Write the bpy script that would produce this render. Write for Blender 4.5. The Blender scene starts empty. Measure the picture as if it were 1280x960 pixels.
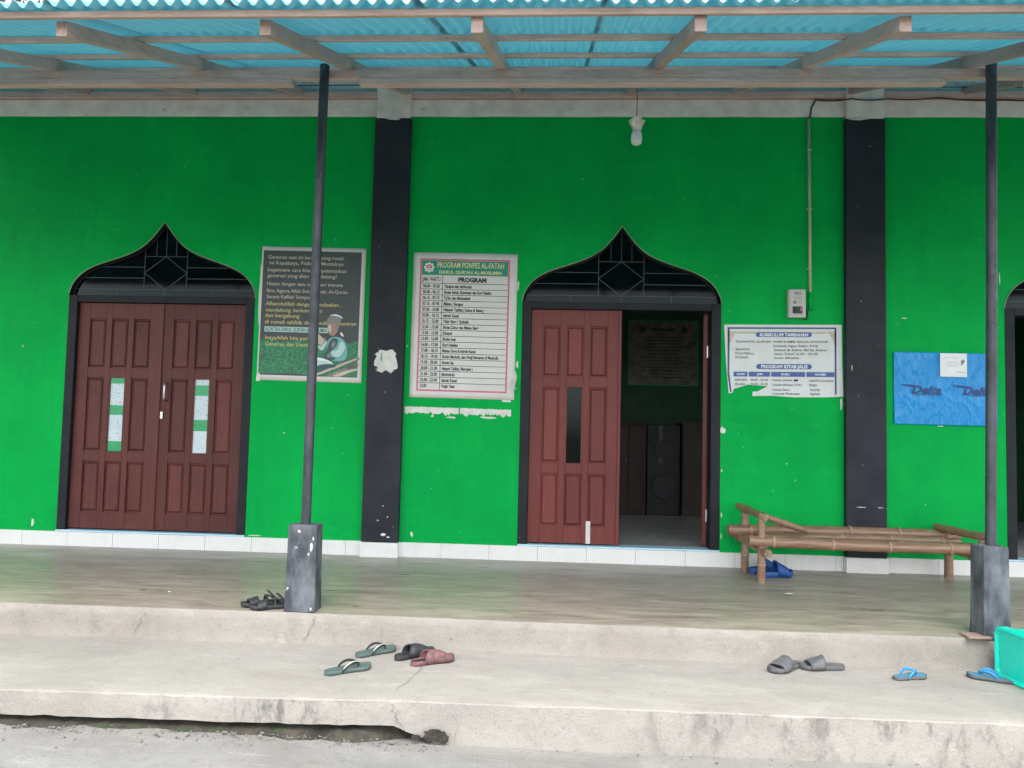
import bpy, bmesh, math, random
from mathutils import Vector, Matrix, noise
R = math.radians
sc = bpy.context.scene
C = sc.collection

# ------------------------------------------------------------ camera
cd = bpy.data.cameras.new('camera'); cam = bpy.data.objects.new('camera', cd); C.objects.link(cam)
cd.sensor_width = 36.0; cd.lens = 27.09; cd.clip_end = 2000; cd.clip_start = 0.05
YAW, PITCH, ROLL = 0.05562, 0.05775, 0.02349
fw = Vector((-math.sin(YAW)*math.cos(PITCH), math.cos(YAW)*math.cos(PITCH), math.sin(PITCH)))
rt = Vector((math.cos(YAW), math.sin(YAW), 0)); up = rt.cross(fw)
r2 = rt*math.cos(ROLL) + up*math.sin(ROLL); u2 = up*math.cos(ROLL) - rt*math.sin(ROLL)
mw = Matrix((r2, u2, -fw)).transposed().to_4x4(); mw.translation = Vector((0, -6.425, 1.084))
cam.matrix_world = mw
sc.camera = cam

# ------------------------------------------------------------ sky, sun, exposure (bright overcast)
SUN_EL, SUN_AZ = 60, 172         # veiled sun behind the photographer
w = bpy.data.worlds.new('World'); sc.world = w; w.use_nodes = True
nt = w.node_tree; nt.nodes.clear()
out = nt.nodes.new('ShaderNodeOutputWorld'); bg = nt.nodes.new('ShaderNodeBackground')
sky = nt.nodes.new('ShaderNodeTexSky'); sky.sky_type = 'NISHITA'; sky.sun_disc = False
sky.sun_elevation = R(SUN_EL); sky.sun_rotation = R(SUN_AZ)
sky.air_density = 1.0; sky.dust_density = 2.0; sky.ozone_density = 1.0
bw = nt.nodes.new('ShaderNodeRGBToBW'); mx = nt.nodes.new('ShaderNodeMix'); mx.data_type = 'RGBA'
mx.inputs[0].default_value = 0.8     # cloud veil: most of the blue is gone
nt.links.new(sky.outputs[0], bw.inputs[0]); nt.links.new(sky.outputs[0], mx.inputs[6]); nt.links.new(bw.outputs[0], mx.inputs[7])
nt.links.new(mx.outputs[2], bg.inputs[0]); bg.inputs[1].default_value = 0.15
nt.links.new(bg.outputs[0], out.inputs[0])
sd = bpy.data.lights.new('sun', 'SUN'); sd.energy = 0.6; sd.angle = R(38); sd.color = (1, .95, .88)
sun = bpy.data.objects.new('sun', sd); C.objects.link(sun)
sdir = Vector((math.sin(R(SUN_AZ))*math.cos(R(SUN_EL)), math.cos(R(SUN_AZ))*math.cos(R(SUN_EL)), math.sin(R(SUN_EL))))
sun.rotation_euler = sdir.to_track_quat('Z', 'Y').to_euler(); sun.location = (0, 0, 20)
sc.view_settings.view_transform = 'Standard'; sc.view_settings.look = 'None'
sc.view_settings.gamma = 1; sc.view_settings.use_curve_mapping = False
sc.view_settings.exposure = 2.22
sc.cycles.max_bounces = 10; sc.cycles.diffuse_bounces = 6; sc.cycles.transparent_max_bounces = 12
sc.cycles.use_denoising = True

# ------------------------------------------------------------ mesh helpers
class MB:
    def __init__(s): s.v = []; s.f = []; s.m = []
    def quad(s, pts, m=0):
        n = len(s.v); s.v += [tuple(p) for p in pts]; s.f.append(tuple(range(n, n+len(pts)))); s.m.append(m); return s
    def box(s, x0, x1, y0, y1, z0, z1, m=0):
        n = len(s.v)
        s.v += [(x, y, z) for z in (z0, z1) for y in (y0, y1) for x in (x0, x1)]
        for f in ((0,2,3,1), (4,5,7,6), (0,1,5,4), (2,6,7,3), (0,4,6,2), (1,3,7,5)):
            s.f.append(tuple(n+i for i in f)); s.m.append(m)
        return s
    def grid(s, rows, m=0, close=False):
        n = len(s.v); k = len(rows[0])
        for r in rows: s.v += [tuple(p) for p in r]
        for i in range(len(rows)-1):
            for j in range(k if close else k-1):
                a = n+i*k+j; b = n+i*k+(j+1) % k
                s.f.append((a, b, b+k, a+k)); s.m.append(m)
        return s
    def tube(s, pts, rad, seg=10, cap=True, m=0):
        pts = [Vector(p) for p in pts]
        if not isinstance(rad, (list, tuple)): rad = [rad]*len(pts)
        rows = []; prev = None
        for i, p in enumerate(pts):
            t = (pts[min(i+1, len(pts)-1)] - pts[max(i-1, 0)]).normalized()
            if prev is None:
                a = Vector((0, 0, 1)) if abs(t.z) < .9 else Vector((1, 0, 0))
                u = t.cross(a).normalized()
            else: u = (prev - t*prev.dot(t)).normalized()
            prev = u; v = t.cross(u)
            rows.append([p + (u*math.cos(2*math.pi*k/seg) + v*math.sin(2*math.pi*k/seg))*rad[i] for k in range(seg)])
        n = len(s.v); s.grid(rows, m, close=True)
        if cap:
            s.f.append(tuple(range(n+seg-1, n-1, -1))); s.m.append(m)
            e = n+(len(rows)-1)*seg; s.f.append(tuple(range(e, e+seg))); s.m.append(m)
        return s
    def poly(s, pts, y, th=0.0, m=0):          # outline in x,z ; front face at y, thickness th behind it
        bm = bmesh.new(); vs = [bm.verts.new((x, y, z)) for x, z in pts]; f = bm.faces.new(vs)
        f.normal_update()
        if f.normal.y > 0: f.normal_flip()
        bmesh.ops.triangulate(bm, faces=[f], ngon_method='EAR_CLIP')
        n = len(s.v); bm.verts.index_update()
        s.v += [tuple(v.co) for v in bm.verts]
        for f in bm.faces: s.f.append(tuple(n+v.index for v in f.verts)); s.m.append(m)
        bm.free()
        if th:
            k = len(pts)
            for i in range(k):
                (a, b), (c, d) = pts[i], pts[(i+1) % k]
                s.quad([(a, y, b), (c, y, d), (c, y+th, d), (a, y+th, b)], m)
        return s
    def mesh(s, name):
        me = bpy.data.meshes.new(name); me.from_pydata(s.v, [], s.f)
        if any(s.m): me.polygons.foreach_set('material_index', s.m)
        me.update(); return me

def fixn(me):
    bm = bmesh.new(); bm.from_mesh(me); bmesh.ops.recalc_face_normals(bm, faces=bm.faces); bm.to_mesh(me); bm.free()

WORLD = {}
def link(name, me, mats, parent=None, local=False, smooth=False, bevel=0, loc=None):
    o = bpy.data.objects.new(name, me); C.objects.link(o)
    if mats is not None and not me.materials:
        for m in (mats if isinstance(mats, (list, tuple)) else [mats]): me.materials.append(m)
    if smooth: me.polygons.foreach_set('use_smooth', [True]*len(me.polygons))
    if loc is not None: o.location = loc
    if parent is not None:
        o.parent = parent
        if not local:
            o.matrix_parent_inverse = Matrix.Translation(-WORLD[parent])
    base = Vector(loc) if loc is not None else Vector((0, 0, 0))
    WORLD[o] = base + (WORLD.get(parent, Vector((0, 0, 0))) if local else Vector((0, 0, 0)))
    if bevel:
        b = o.modifiers.new('bevel', 'BEVEL'); b.width = bevel; b.segments = 2; b.limit_method = 'ANGLE'
    return o

def obj(name, mb, mats, parent=None, local=False, smooth=False, bevel=0, loc=None, recalc=True):
    me = mb.mesh(name)
    if recalc: fixn(me)
    return link(name, me, mats, parent, local, smooth, bevel, loc)

def tag(o, label, cat=None, group=None):
    o['label'] = label
    if cat: o['category'] = cat
    if group: o['group'] = group
    return o

def thing(name, label, cat, loc=(0, 0, 0), rz=0, group=None):
    o = bpy.data.objects.new(name, None); C.objects.link(o); o.empty_display_size = .1
    o.location = loc; o.rotation_euler = (0, 0, rz); WORLD[o] = Vector(loc)
    return tag(o, label, cat, group)

def struct(o): o['kind'] = 'structure'; return o
def smooth_shade(o, ang=35):
    me = o.data; me.polygons.foreach_set('use_smooth', [True]*len(me.polygons))
    try: me.set_sharp_from_angle(angle=R(ang))
    except Exception: pass
    return o

# ------------------------------------------------------------ materials
class NT:
    def __init__(s, name):
        s.m = bpy.data.materials.new(name); s.m.use_nodes = True; s.t = s.m.node_tree
        s.b = s.t.nodes['Principled BSDF']; s.o = s.t.nodes['Material Output']
    def n(s, typ, **kw):
        x = s.t.nodes.new('ShaderNode'+typ)
        for k, v in kw.items():
            if k.startswith('i_'):
                key = k[2:]; key = int(key) if key.isdigit() else key.replace('_', ' ')
                x.inputs[key].default_value = v
            else: setattr(x, k, v)
        return x
    def l(s, a, b): s.t.links.new(a, b)
    def coord(s, world, stretch):
        if world: c = s.n('NewGeometry').outputs['Position']
        else:
            tc = s.n('TexCoord'); oi = s.n('ObjectInfo')
            ad = s.n('VectorMath', operation='ADD'); sca = s.n('Math', operation='MULTIPLY', i_1=37.0)
            s.l(oi.outputs['Random'], sca.inputs[0]); s.l(tc.outputs['Object'], ad.inputs[0]); s.l(sca.outputs[0], ad.inputs[1]); c = ad.outputs[0]
        mp = s.n('Mapping'); mp.inputs['Scale'].default_value = stretch; s.l(c, mp.inputs[0]); return mp.outputs[0]
    def noise(s, c, scale, detail=5, rough=.6, dist=0):
        x = s.n('TexNoise', i_Scale=scale, i_Detail=detail, i_Roughness=rough, i_Distortion=dist); s.l(c, x.inputs['Vector']); return x.outputs['Fac']
    def ramp(s, f, lo, hi, a=0.0, b=1.0):
        x = s.n('MapRange', i_1=lo, i_2=hi, i_3=a, i_4=b); s.l(f, x.inputs[0]); return x.outputs[0]
    def mixc(s, f, a, b):
        x = s.n('Mix', data_type='RGBA')
        for v, i in ((f, 0), (a, 6), (b, 7)):
            if isinstance(v, (int, float)): x.inputs[i].default_value = v
            elif isinstance(v, tuple): x.inputs[i].default_value = (*v[:3], 1)
            else: s.l(v, x.inputs[i])
        return x.outputs[2]
    def bump(s, f, strength, dist=.01, normal=None):
        x = s.n('Bump', i_Strength=strength, i_Distance=dist); s.l(f, x.inputs['Height'])
        if normal is not None: s.l(normal, x.inputs['Normal'])
        return x.outputs[0]

def pbr(name, c1, c2=None, scale=6, stretch=(1, 1, 1), lo=.35, hi=.65, rough=(.5, .7), bump=.15, bscale=90, bdist=.003,
        world=False, specks=(), metallic=0, spec=.5, vary=0, coat=0, c3=None, s3=1.2):
    """base colour c1..c2 by noise, optional large stain c3, specks = [(colour, scale, threshold), ...]"""
    t = NT(name); b = t.b
    c = t.coord(world, stretch); c0 = t.coord(world, (1, 1, 1))
    f = t.noise(c, scale)
    col = t.mixc(t.ramp(f, lo, hi), c1, c2 or tuple(x*.8 for x in c1))
    if c3: col = t.mixc(t.ramp(t.noise(c0, s3, 4), .48, .7, 0, .8), col, c3)
    for sc_, ss, th in specks:
        col = t.mixc(t.ramp(t.noise(c0, ss, 3, .5), th, th+.03), col, sc_)
    if vary:
        oi = t.n('ObjectInfo'); hs = t.n('HueSaturation'); v = t.ramp(oi.outputs['Random'], 0, 1, 1-vary, 1+vary)
        t.l(v, hs.inputs['Value']); t.l(col, hs.inputs['Color']); col = hs.outputs[0]
    t.l(col, b.inputs['Base Color'])
    t.l(t.ramp(t.noise(c0, scale*1.7, 4), .3, .7, rough[0], rough[1]), b.inputs['Roughness'])
    b.inputs['Metallic'].default_value = metallic; b.inputs['Specular IOR Level'].default_value = spec
    if coat: b.inputs['Coat Weight'].default_value = coat; b.inputs['Coat Roughness'].default_value = .15
    if bump:
        nb = t.bump(t.noise(c, bscale, 6), bump, bdist); t.l(nb, b.inputs['Normal'])
    return t.m

WHITE_CHIP = (.62, .62, .56)
M = {}
# painted wall: roller texture, slight mottling, pin chips, faint dirt band just over the plinth
def green_wall():
    t = NT('green_wall_paint'); c = t.coord(True, (1, 1, 1))
    col = t.mixc(t.ramp(t.noise(c, 1.3, 7, .65), .34, .66), (.001, .29, .053), (.002, .37, .064))
    cs = t.coord(True, (6, 6, .7)); col = t.mixc(t.ramp(t.noise(cs, 1.6, 5), .5, .8, 0, .35), col, (.001, .26, .055))
    col = t.mixc(t.ramp(t.noise(c, 26, 3, .5), .745, .765), col, (.30, .52, .34))
    col = t.mixc(t.ramp(t.noise(c, 9, 5, .6), .735, .75), col, (.10, .42, .17))
    cv = t.coord(True, (3.5, 3.5, .35)); col = t.mixc(t.ramp(t.noise(cv, 2.6, 7, .7), .52, .78, 0, .45), col, (.003, .235, .07))        # damp streaks
    cr = t.coord(True, (.5, .5, 5)); col = t.mixc(t.ramp(t.noise(cr, 2.2, 6, .65), .56, .75, 0, .3), col, (.01, .39, .10))               # roller laps
    sz = t.n('SeparateXYZ'); t.l(c, sz.inputs[0]); sp = t.ramp(sz.outputs[2], .12, .55, 1, 0)                                               # splash dirt at the foot
    dm = t.n('Math', operation='MULTIPLY'); t.l(sp, dm.inputs[0]); t.l(t.ramp(t.noise(c, 22, 6, .7), .5, .7, 0, .5), dm.inputs[1]); col = t.mixc(dm.outputs[0], col, (.012, .20, .055))
    col = t.mixc(t.ramp(t.noise(c, 48, 2, .5), .76, .77), col, (.5, .62, .48))
    t.l(col, t.b.inputs['Base Color']); t.l(t.ramp(t.noise(c, 5), .3, .7, .42, .62), t.b.inputs['Roughness'])
    n1 = t.bump(t.noise(c, 2.2, 3), .35, .03); n2 = t.bump(t.noise(c, 120, 5), .22, .003, n1); t.l(n2, t.b.inputs['Normal'])
    t.b.inputs['Specular IOR Level'].default_value = .05
    return t.m
M['green'] = green_wall()
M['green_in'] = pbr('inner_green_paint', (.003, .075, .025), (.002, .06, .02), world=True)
M['black'] = pbr('black_wall_paint', (.012, .015, .021), (.021, .024, .031), scale=3, world=True, rough=(.5, .65), spec=.25, specks=[((.35, .36, .36), 30, .735)])
M['frame'] = pbr('black_frame_paint', (.008, .010, .014), (.015, .017, .02), world=True, rough=(.45, .6), spec=.2, specks=[((.25, .2, .16), 40, .75)])
M['plaster'] = pbr('bare_cement_plaster', (.76, .68, .62), (.60, .54, .49), scale=7, world=True, rough=(.8, .95), bump=.4, bscale=60, specks=[((.34, .33, .31), 14, .70)])
M['tile'] = None
def tile_mat():
    t = NT('ribbed_white_tile'); c = t.coord(False, (1, 1, 1))
    wv = t.n('TexWave', wave_type='BANDS', bands_direction='X', i_Scale=19.0); wv.inputs['Distortion'].default_value = .4
    tc = t.n('TexCoord'); t.l(tc.outputs['Object'], wv.inputs[0])
    col = t.mixc(t.ramp(wv.outputs['Fac'], 0, .35), (.58, .575, .55), (.70, .695, .67))
    col = t.mixc(t.ramp(t.noise(c, 6), .5, .8, 0, .5), col, (.55, .53, .48))
    t.l(col, t.b.inputs['Base Color']); t.b.inputs['Roughness'].default_value = .28
    t.l(t.bump(wv.outputs['Fac'], .25, .003), t.b.inputs['Normal']); return t.m
M['tile'] = tile_mat()
M['grout'] = pbr('grey_grout', (.30, .30, .28), world=True, rough=(.8, .9))
M['sill'] = pbr('pale_blue_sill', (.45, .66, .74), (.38, .58, .68), world=True, rough=(.4, .6))
def wood(name, a, b, st=(9, 9, .7)):
    t = NT(name); c = t.coord(False, st)
    f = t.noise(c, 5, 8, .65, .6)
    col = t.mixc(t.ramp(f, .3, .7), a, b)
    c1 = t.coord(False, (1, 1, 1)); col = t.mixc(t.ramp(t.noise(c1, 2.5, 4), .45, .75, 0, .55), col, tuple(x*.62 for x in a))
    gl = t.coord(False, tuple(x*4 for x in st)); col = t.mixc(t.ramp(t.noise(gl, 6, 6, .7), .5, .72, 0, .5), col, tuple(x*.5 for x in a))
    oi = t.n('ObjectInfo'); hs = t.n('HueSaturation'); t.l(t.ramp(oi.outputs['Random'], 0, 1, .84, 1.16), hs.inputs['Value']); t.l(col, hs.inputs['Color']); col = hs.outputs[0]
    t.l(col, t.b.inputs['Base Color']); t.l(t.ramp(f, .3, .7, .34, .52), t.b.inputs['Roughness'])
    t.b.inputs['Specular IOR Level'].default_value = .22
    t.l(t.bump(f, .18, .002), t.b.inputs['Normal']); return t.m
M['door_dull'] = wood('dull_brown_varnish', (.085, .023, .020), (.125, .038, .032))
M['door_red'] = wood('red_brown_varnish', (.130, .028, .025), (.175, .044, .037))
M['timber'] = wood('grey_rough_timber', (.50, .345, .305), (.72, .53, .48), (.8, 9, 9))
M['timber2'] = wood('grey_rough_rafter', (.40, .29, .265), (.58, .44, .405), (9, .8, 9))
M['cabinet'] = wood('dark_cabinet_wood', (.025, .012, .009), (.04, .02, .015))
M['laminate'] = wood('grey_brown_laminate', (.07, .058, .05), (.10, .085, .07))
M['steel'] = pbr('brushed_steel', (.55, .55, .55), rough=(.25, .4), metallic=1, bump=0)
M['post'] = pbr('worn_black_post_paint', (.016, .020, .027), (.05, .057, .07), scale=14, stretch=(1, 1, .35), rough=(.35, .6), world=True, specks=[((.25, .26, .28), 36, .72)])
M['pedestal'] = pbr('worn_black_pedestal', (.030, .036, .048), (.15, .165, .185), scale=11, stretch=(1, 1, .4), lo=.38, hi=.72, rough=(.5, .8), bump=.35, bscale=50, world=True, specks=[((.5, .49, .46), 18, .72)])
def roof_mat():
    t = NT('turquoise_roofing'); c = t.coord(True, (1, 1, 1))
    col = t.mixc(t.ramp(t.noise(c, 1.2, 4), .3, .7), (.20, .47, .53), (.24, .51, .57))
    t.l(col, t.b.inputs['Base Color']); t.b.inputs['Roughness'].default_value = .45
    tr = t.n('BsdfTranslucent'); tr.inputs[0].default_value = (.26, .60, .68, 1)
    ms = t.n('MixShader', i_0=.42); t.l(t.b.outputs[0], ms.inputs[1]); t.l(tr.outputs[0], ms.inputs[2]); t.l(ms.outputs[0], t.o.inputs[0])
    return t.m
M['roof'] = roof_mat()
def floor_mat():
    t = NT('polished_cement_floor'); c = t.coord(True, (.55, 2.6, 1)); c0 = t.coord(True, (1, 1, 1))
    f = t.noise(c, 4.2, 9, .72, 1.0)
    col = t.mixc(t.ramp(f, .3, .7), (.165, .132, .104), (.42, .365, .30))
    col = t.mixc(t.ramp(t.noise(c0, .9, 5), .46, .66, 0, .5), col, (.20, .175, .14))
    cs = t.coord(True, (1.0, 11, 1)); col = t.mixc(t.ramp(t.noise(cs, 5, 6, .7), .63, .74, 0, .7), col, (.36, .33, .29))
    col = t.mixc(t.ramp(t.noise(c0, 130, 5, .7), .52, .68, 0, .5), col, (.12, .10, .08))
    col = t.mixc(t.ramp(t.noise(c0, 14, 7, .75), .62, .70, 0, .55), col, (.13, .11, .085))
    col = t.mixc(t.ramp(t.noise(c0, 31, 4, .6), .69, .72, 0, .8), col, (.50, .46, .40))
    sep = t.n('SeparateXYZ'); t.l(c0, sep.inputs[0])                      # worn pale band along the outer lip
    wear = t.n('MapRange', i_1=-1.99, i_2=-2.02, i_3=0.0, i_4=1.0); nz = t.n('Math', operation='MULTIPLY_ADD', i_1=.12); nz.inputs[2].default_value = -.06
    t.l(t.noise(c0, 3, 5), nz.inputs[0]); ad = t.n('Math', operation='ADD'); t.l(sep.outputs[1], ad.inputs[0]); t.l(nz.outputs[0], ad.inputs[1]); t.l(ad.outputs[0], wear.inputs[0])
    col = t.mixc(wear.outputs[0], col, (.30, .275, .24))
    t.l(col, t.b.inputs['Base Color'])
    rg = t.ramp(t.noise(c, 2.1, 6, .7), .3, .7, .24, .5); ra = t.n('Math', operation='MULTIPLY_ADD', i_1=.4); t.l(wear.outputs[0], ra.inputs[0]); t.l(rg, ra.inputs[2])
    t.l(ra.outputs[0], t.b.inputs['Roughness'])
    n1 = t.bump(t.noise(c0, 2.5, 4), .2, .012); t.l(t.bump(t.noise(c, 30, 6), .12, .003, n1), t.b.inputs['Normal'])
    return t.m
M['floor'] = floor_mat()
def step_mat(name, a, b, stain, yard=False, mildew=.85):
    t = NT(name); c = t.coord(True, (.6, 1.6, 1)); c0 = t.coord(True, (1, 1, 1))
    col = t.mixc(t.ramp(t.noise(c, 3.0, 8, .65, .5), .3, .7), a, b)
    col = t.mixc(t.ramp(t.noise(c0, 1.1, 5), .5, .75, 0, .5), col, stain)
    col = t.mixc(t.ramp(t.noise(c0, 60, 4), .60, .72, 0, .45), col, tuple(x*.5 for x in a))
    col = t.mixc(t.ramp(t.noise(c0, 8, 8, .75), .55, .75, 0, .55), col, tuple(x*.68 for x in a))
    col = t.mixc(t.ramp(t.noise(c0, 170, 5, .7), .5, .66, 0, .55), col, tuple(x*.62 for x in a))                       # sand grain
    col = t.mixc(t.ramp(t.noise(c0, 24, 6, .7), .64, .72, 0, .6), col, tuple(x*.45 for x in a))                        # pits and specks
    col = t.mixc(t.ramp(t.noise(c0, 3.3, 7, .7, 1.5), .58, .70, 0, .2), col, tuple(min(1, x*1.3) for x in b))         # pale scrape marks
    cl = t.coord(True, (1.5, 9, 3)); col = t.mixc(t.ramp(t.noise(cl, 3, 7, .7), .56, .72, 0, .5), col, tuple(min(1, x*1.25) for x in b))
    # mildew runs on the vertical face only (patches with their own shape)
    g = t.n('NewGeometry'); sp = t.n('SeparateXYZ'); t.l(g.outputs['True Normal'], sp.inputs[0])
    ab = t.n('Math', operation='ABSOLUTE'); t.l(sp.outputs[2], ab.inputs[0])
    vert = t.ramp(ab.outputs[0], .25, .6, 1, 0)
    cm = t.coord(True, (7, 1, 3.2)); ml = t.ramp(t.noise(cm, 1.1, 8, .72), .50, .61, 0, mildew)
    big = t.ramp(t.noise(c0, .9, 5, .7), .44, .58)
    mm = t.n('Math', operation='MULTIPLY'); t.l(vert, mm.inputs[0]); t.l(ml, mm.inputs[1])
    m2 = t.n('Math', operation='MULTIPLY'); t.l(mm.outputs[0], m2.inputs[0]); t.l(big, m2.inputs[1])
    col = t.mixc(m2.outputs[0], col, (.12, .115, .10))
    if yard:      # unseen: apron gives way to dark earth and grass, added to cut bounced light
        sy = t.n('SeparateXYZ'); t.l(c0, sy.inputs[0]); ad = t.n('Math', operation='MULTIPLY_ADD', i_1=1.2); t.l(t.noise(c0, .8, 6), ad.inputs[0]); t.l(sy.outputs[1], ad.inputs[2])
        earth = t.mixc(t.ramp(t.noise(c0, .5, 6), .4, .6), (.13, .10, .07), (.06, .09, .03)); col = t.mixc(t.ramp(ad.outputs[0], -5.9, -5.6, 1, 0), col, earth)
    t.l(col, t.b.inputs['Base Color']); t.b.inputs['Roughness'].default_value = .78
    n1 = t.bump(t.noise(c0, 5, 5), .35, .03); t.l(t.bump(t.noise(c0, 70, 9, .75), .6, .008, n1), t.b.inputs['Normal'])
    return t.m
M['riser'] = step_mat('cement_riser', (.255, .23, .203), (.315, .288, .258), (.205, .18, .155), False, .3)
M['step'] = step_mat('cement_step', (.272, .25, .224), (.345, .322, .293), (.22, .20, .178))
M['step_face'] = step_mat('cement_step_face', (.25, .232, .21), (.32, .30, .272), (.205, .188, .166), False, .95)
M['ground'] = step_mat('rough_cement_ground', (.185, .178, .165), (.275, .268, .252), (.155, .147, .134), True)
M['soil'] = pbr('mossy_soil', (.022, .02, .014), (.06, .053, .04), scale=9, world=True, rough=(.9, 1), bump=.8, bscale=40, bdist=.02, specks=[((.03, .045, .018), 6, .6), ((.13, .12, .10), 30, .7)])
M['crack'] = pbr('crack_dark', (.13, .115, .10), world=True, rough=(.9, 1), bump=0)
M['hole'] = pbr('dark_hole_shade', (.055, .048, .036), (.02, .018, .013), scale=25, world=True, rough=(.9, 1), bump=.8, bscale=60, bdist=.02)  # shade inside the hollow is put into this dark soil colour
M['rubble'] = pbr('rubble', (.22, .21, .19), (.15, .14, .125), rough=(.85, .95), bump=.5, vary=.3)
M['bamboo'] = None
def bamboo_mat():
    t = NT('weathered_bamboo'); c = t.coord(True, (2, 16, 16)); c0 = t.coord(True, (1, 1, 1))
    f = t.noise(c, 4, 7, .65)
    col = t.mixc(t.ramp(f, .3, .7), (.135, .066, .04), (.33, .205, .13))
    col = t.mixc(t.ramp(t.noise(c0, 5, 4), .45, .7, 0, .6), col, (.24, .15, .085))
    t.l(col, t.b.inputs['Base Color']); t.b.inputs['Roughness'].default_value = .33
    t.l(t.bump(f, .25, .003), t.b.inputs['Normal']); return t.m
M['bamboo'] = bamboo_mat()
M['bamboo_node'] = pbr('pale_bamboo_node', (.40, .27, .20), (.26, .16, .11), scale=40, world=True)
M['bamboo_end'] = pbr('cut_bamboo_end', (.30, .20, .14), (.15, .10, .07), scale=45, lo=.4, hi=.6)
M['banner_white'] = pbr('banner_vinyl', (.60, .585, .55), (.54, .525, .49), scale=3, world=True, rough=(.4, .55), bump=.1, bscale=14, bdist=.006)
M['banner_clean'] = pbr('banner_vinyl_cool', (.60, .63, .63), (.56, .57, .55), scale=6, world=True, rough=(.4, .55), bump=.1, bscale=14, bdist=.006)
def flat(name, c, rough=.5, v=.1):
    return pbr(name, c, tuple(x*(1-v) for x in c), scale=9, world=True, rough=(rough-.06, rough+.08), bump=0)
M['ink_black'] = flat('ink_black', (.035, .035, .04)); M['ink_pink'] = flat('ink_pink', (.55, .13, .19)); M['ink_green'] = flat('ink_green', (.005, .25, .165))
M['ink_yellow'] = flat('ink_yellow', (.50, .42, .16)); M['ink_cream'] = flat('ink_cream', (.66, .60, .30)); M['ink_blue'] = flat('ink_blue', (.045, .095, .30)); M['ink_navy'] = flat('ink_navy', (.055, .07, .19))
M['ink_white'] = flat('ink_white', (.72, .74, .74)); M['ink_tan'] = flat('ink_tan', (.52, .44, .22)); M['ink_dark'] = flat('ink_charcoal', (.042, .052, .054))
M['ink_mint'] = flat('ink_mint', (.42, .60, .54)); M['ink_beige'] = flat('ink_beige', (.50, .42, .34)); M['ink_skin'] = flat('ink_skin', (.34, .20, .14))
M['ink_teal'] = flat('ink_teal', (.14, .36, .37)); M['ink_teal2'] = flat('ink_dark_teal', (.03, .075, .085)); M['ink_grey'] = flat('ink_grey', (.20, .20, .18)); M['ink_bark'] = flat('ink_bark', (.22, .21, .17), v=.6)
M['ink_grass'] = pbr('ink_grass', (.006, .07, .03), (.02, .25, .10), scale=60, world=True, lo=.34, hi=.68, bump=0, rough=(.45, .55), specks=[((.06, .36, .17), 120, .62)])
M['blue_sheet'] = None
def plastic_sheet():
    t = NT('blue_plastic_film'); c = t.coord(True, (1, 1, 1)); cr = t.coord(True, (9, 1, 2.2))
    col = t.mixc(t.ramp(t.noise(c, 3), .3, .7), (.003, .23, .56), (.004, .27, .64))
    t.l(col, t.b.inputs['Base Color']); t.b.inputs['Roughness'].default_value = .17; t.b.inputs['Specular IOR Level'].default_value = .32
    n1 = t.bump(t.noise(cr, 2.2, 5, .6, 1.2), 1.0, .02); t.l(t.bump(t.noise(c, 16, 5, .55, 2.0), .22, .006, n1), t.b.inputs['Normal'])
    return t.m
M['blue_sheet'] = plastic_sheet()
M['blue_ink'] = flat('navy_print', (.008, .045, .20))
M['tape_green'] = pbr('green_tape', (.01, .33, .12), (.008, .28, .10), rough=(.2, .35), bump=.2, bscale=30)
M['paper_pattern'] = pbr('patterned_paper', (.52, .60, .62), (.46, .55, .58), rough=(.4, .6), bump=.1, specks=[((.12, .20, .20), 75, .62)])
def glass_mat(name, tint, a):
    t = NT(name); g = t.n('BsdfGlossy'); g.inputs['Roughness'].default_value = .06; g.inputs[0].default_value = (.2, .23, .25, 1)
    tr = t.n('BsdfTransparent'); tr.inputs[0].default_value = (*tint, 1)
    fr = t.n('Fresnel', i_0=1.5); ms = t.n('MixShader'); t.l(fr.outputs[0], ms.inputs[0]); t.l(tr.outputs[0], ms.inputs[1]); t.l(g.outputs[0], ms.inputs[2])
    t.l(ms.outputs[0], t.o.inputs[0]); return t.m
M['glass'] = glass_mat('smoked_glass', (.10, .12, .13), .1)
M['glass_clear'] = glass_mat('clear_glass', (.55, .6, .58), .1)
M['lead'] = pbr('grey_glazing_strip', (.05, .07, .075), rough=(.35, .5), bump=0)
M['arch_line'] = pbr('pale_green_arch_edge', (.22, .36, .20), (.12, .24, .12), world=True, scale=5)
M['peel'] = pbr('peeled_white_filler', (.66, .65, .60), (.52, .51, .47), scale=12, world=True, rough=(.8, .95), bump=.5, bscale=50)
M['bulb'] = pbr('milky_bulb_bag', (.62, .64, .64), (.5, .52, .52), rough=(.3, .45), bump=.5, bscale=40)
M['socket'] = pbr('wrapped_lamp_socket', (.66, .62, .56), (.35, .30, .26), scale=18, rough=(.4, .6), bump=.4)
M['cable'] = pbr('black_cable', (.02, .02, .022), bump=0)
M['conduit'] = pbr('cream_conduit', (.46, .47, .33), (.38, .40, .28), rough=(.4, .55), bump=0)
M['mcb'] = pbr('grey_breaker_plastic', (.52, .50, .47), (.44, .42, .39), rough=(.4, .55), bump=0)
M['rubber_green'] = pbr('grey_green_rubber', (.075, .112, .105), (.058, .09, .083), scale=20, rough=(.55, .7))
M['rubber_black'] = pbr('black_rubber', (.018, .019, .022), (.03, .031, .034), scale=20, rough=(.5, .7))
M['rubber_grey'] = pbr('grey_foam', (.075, .076, .082), (.11, .11, .115), scale=20, rough=(.6, .8), bump=.3)
M['rubber_pink'] = pbr('dusty_pink_foam', (.19, .080, .085), (.075, .05, .05), scale=34, lo=.45, hi=.62, rough=(.6, .8), bump=.3)
M['rubber_blue'] = pbr('bright_blue_rubber', (.03, .24, .46), (.03, .20, .40), scale=20, rough=(.45, .6))
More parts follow.
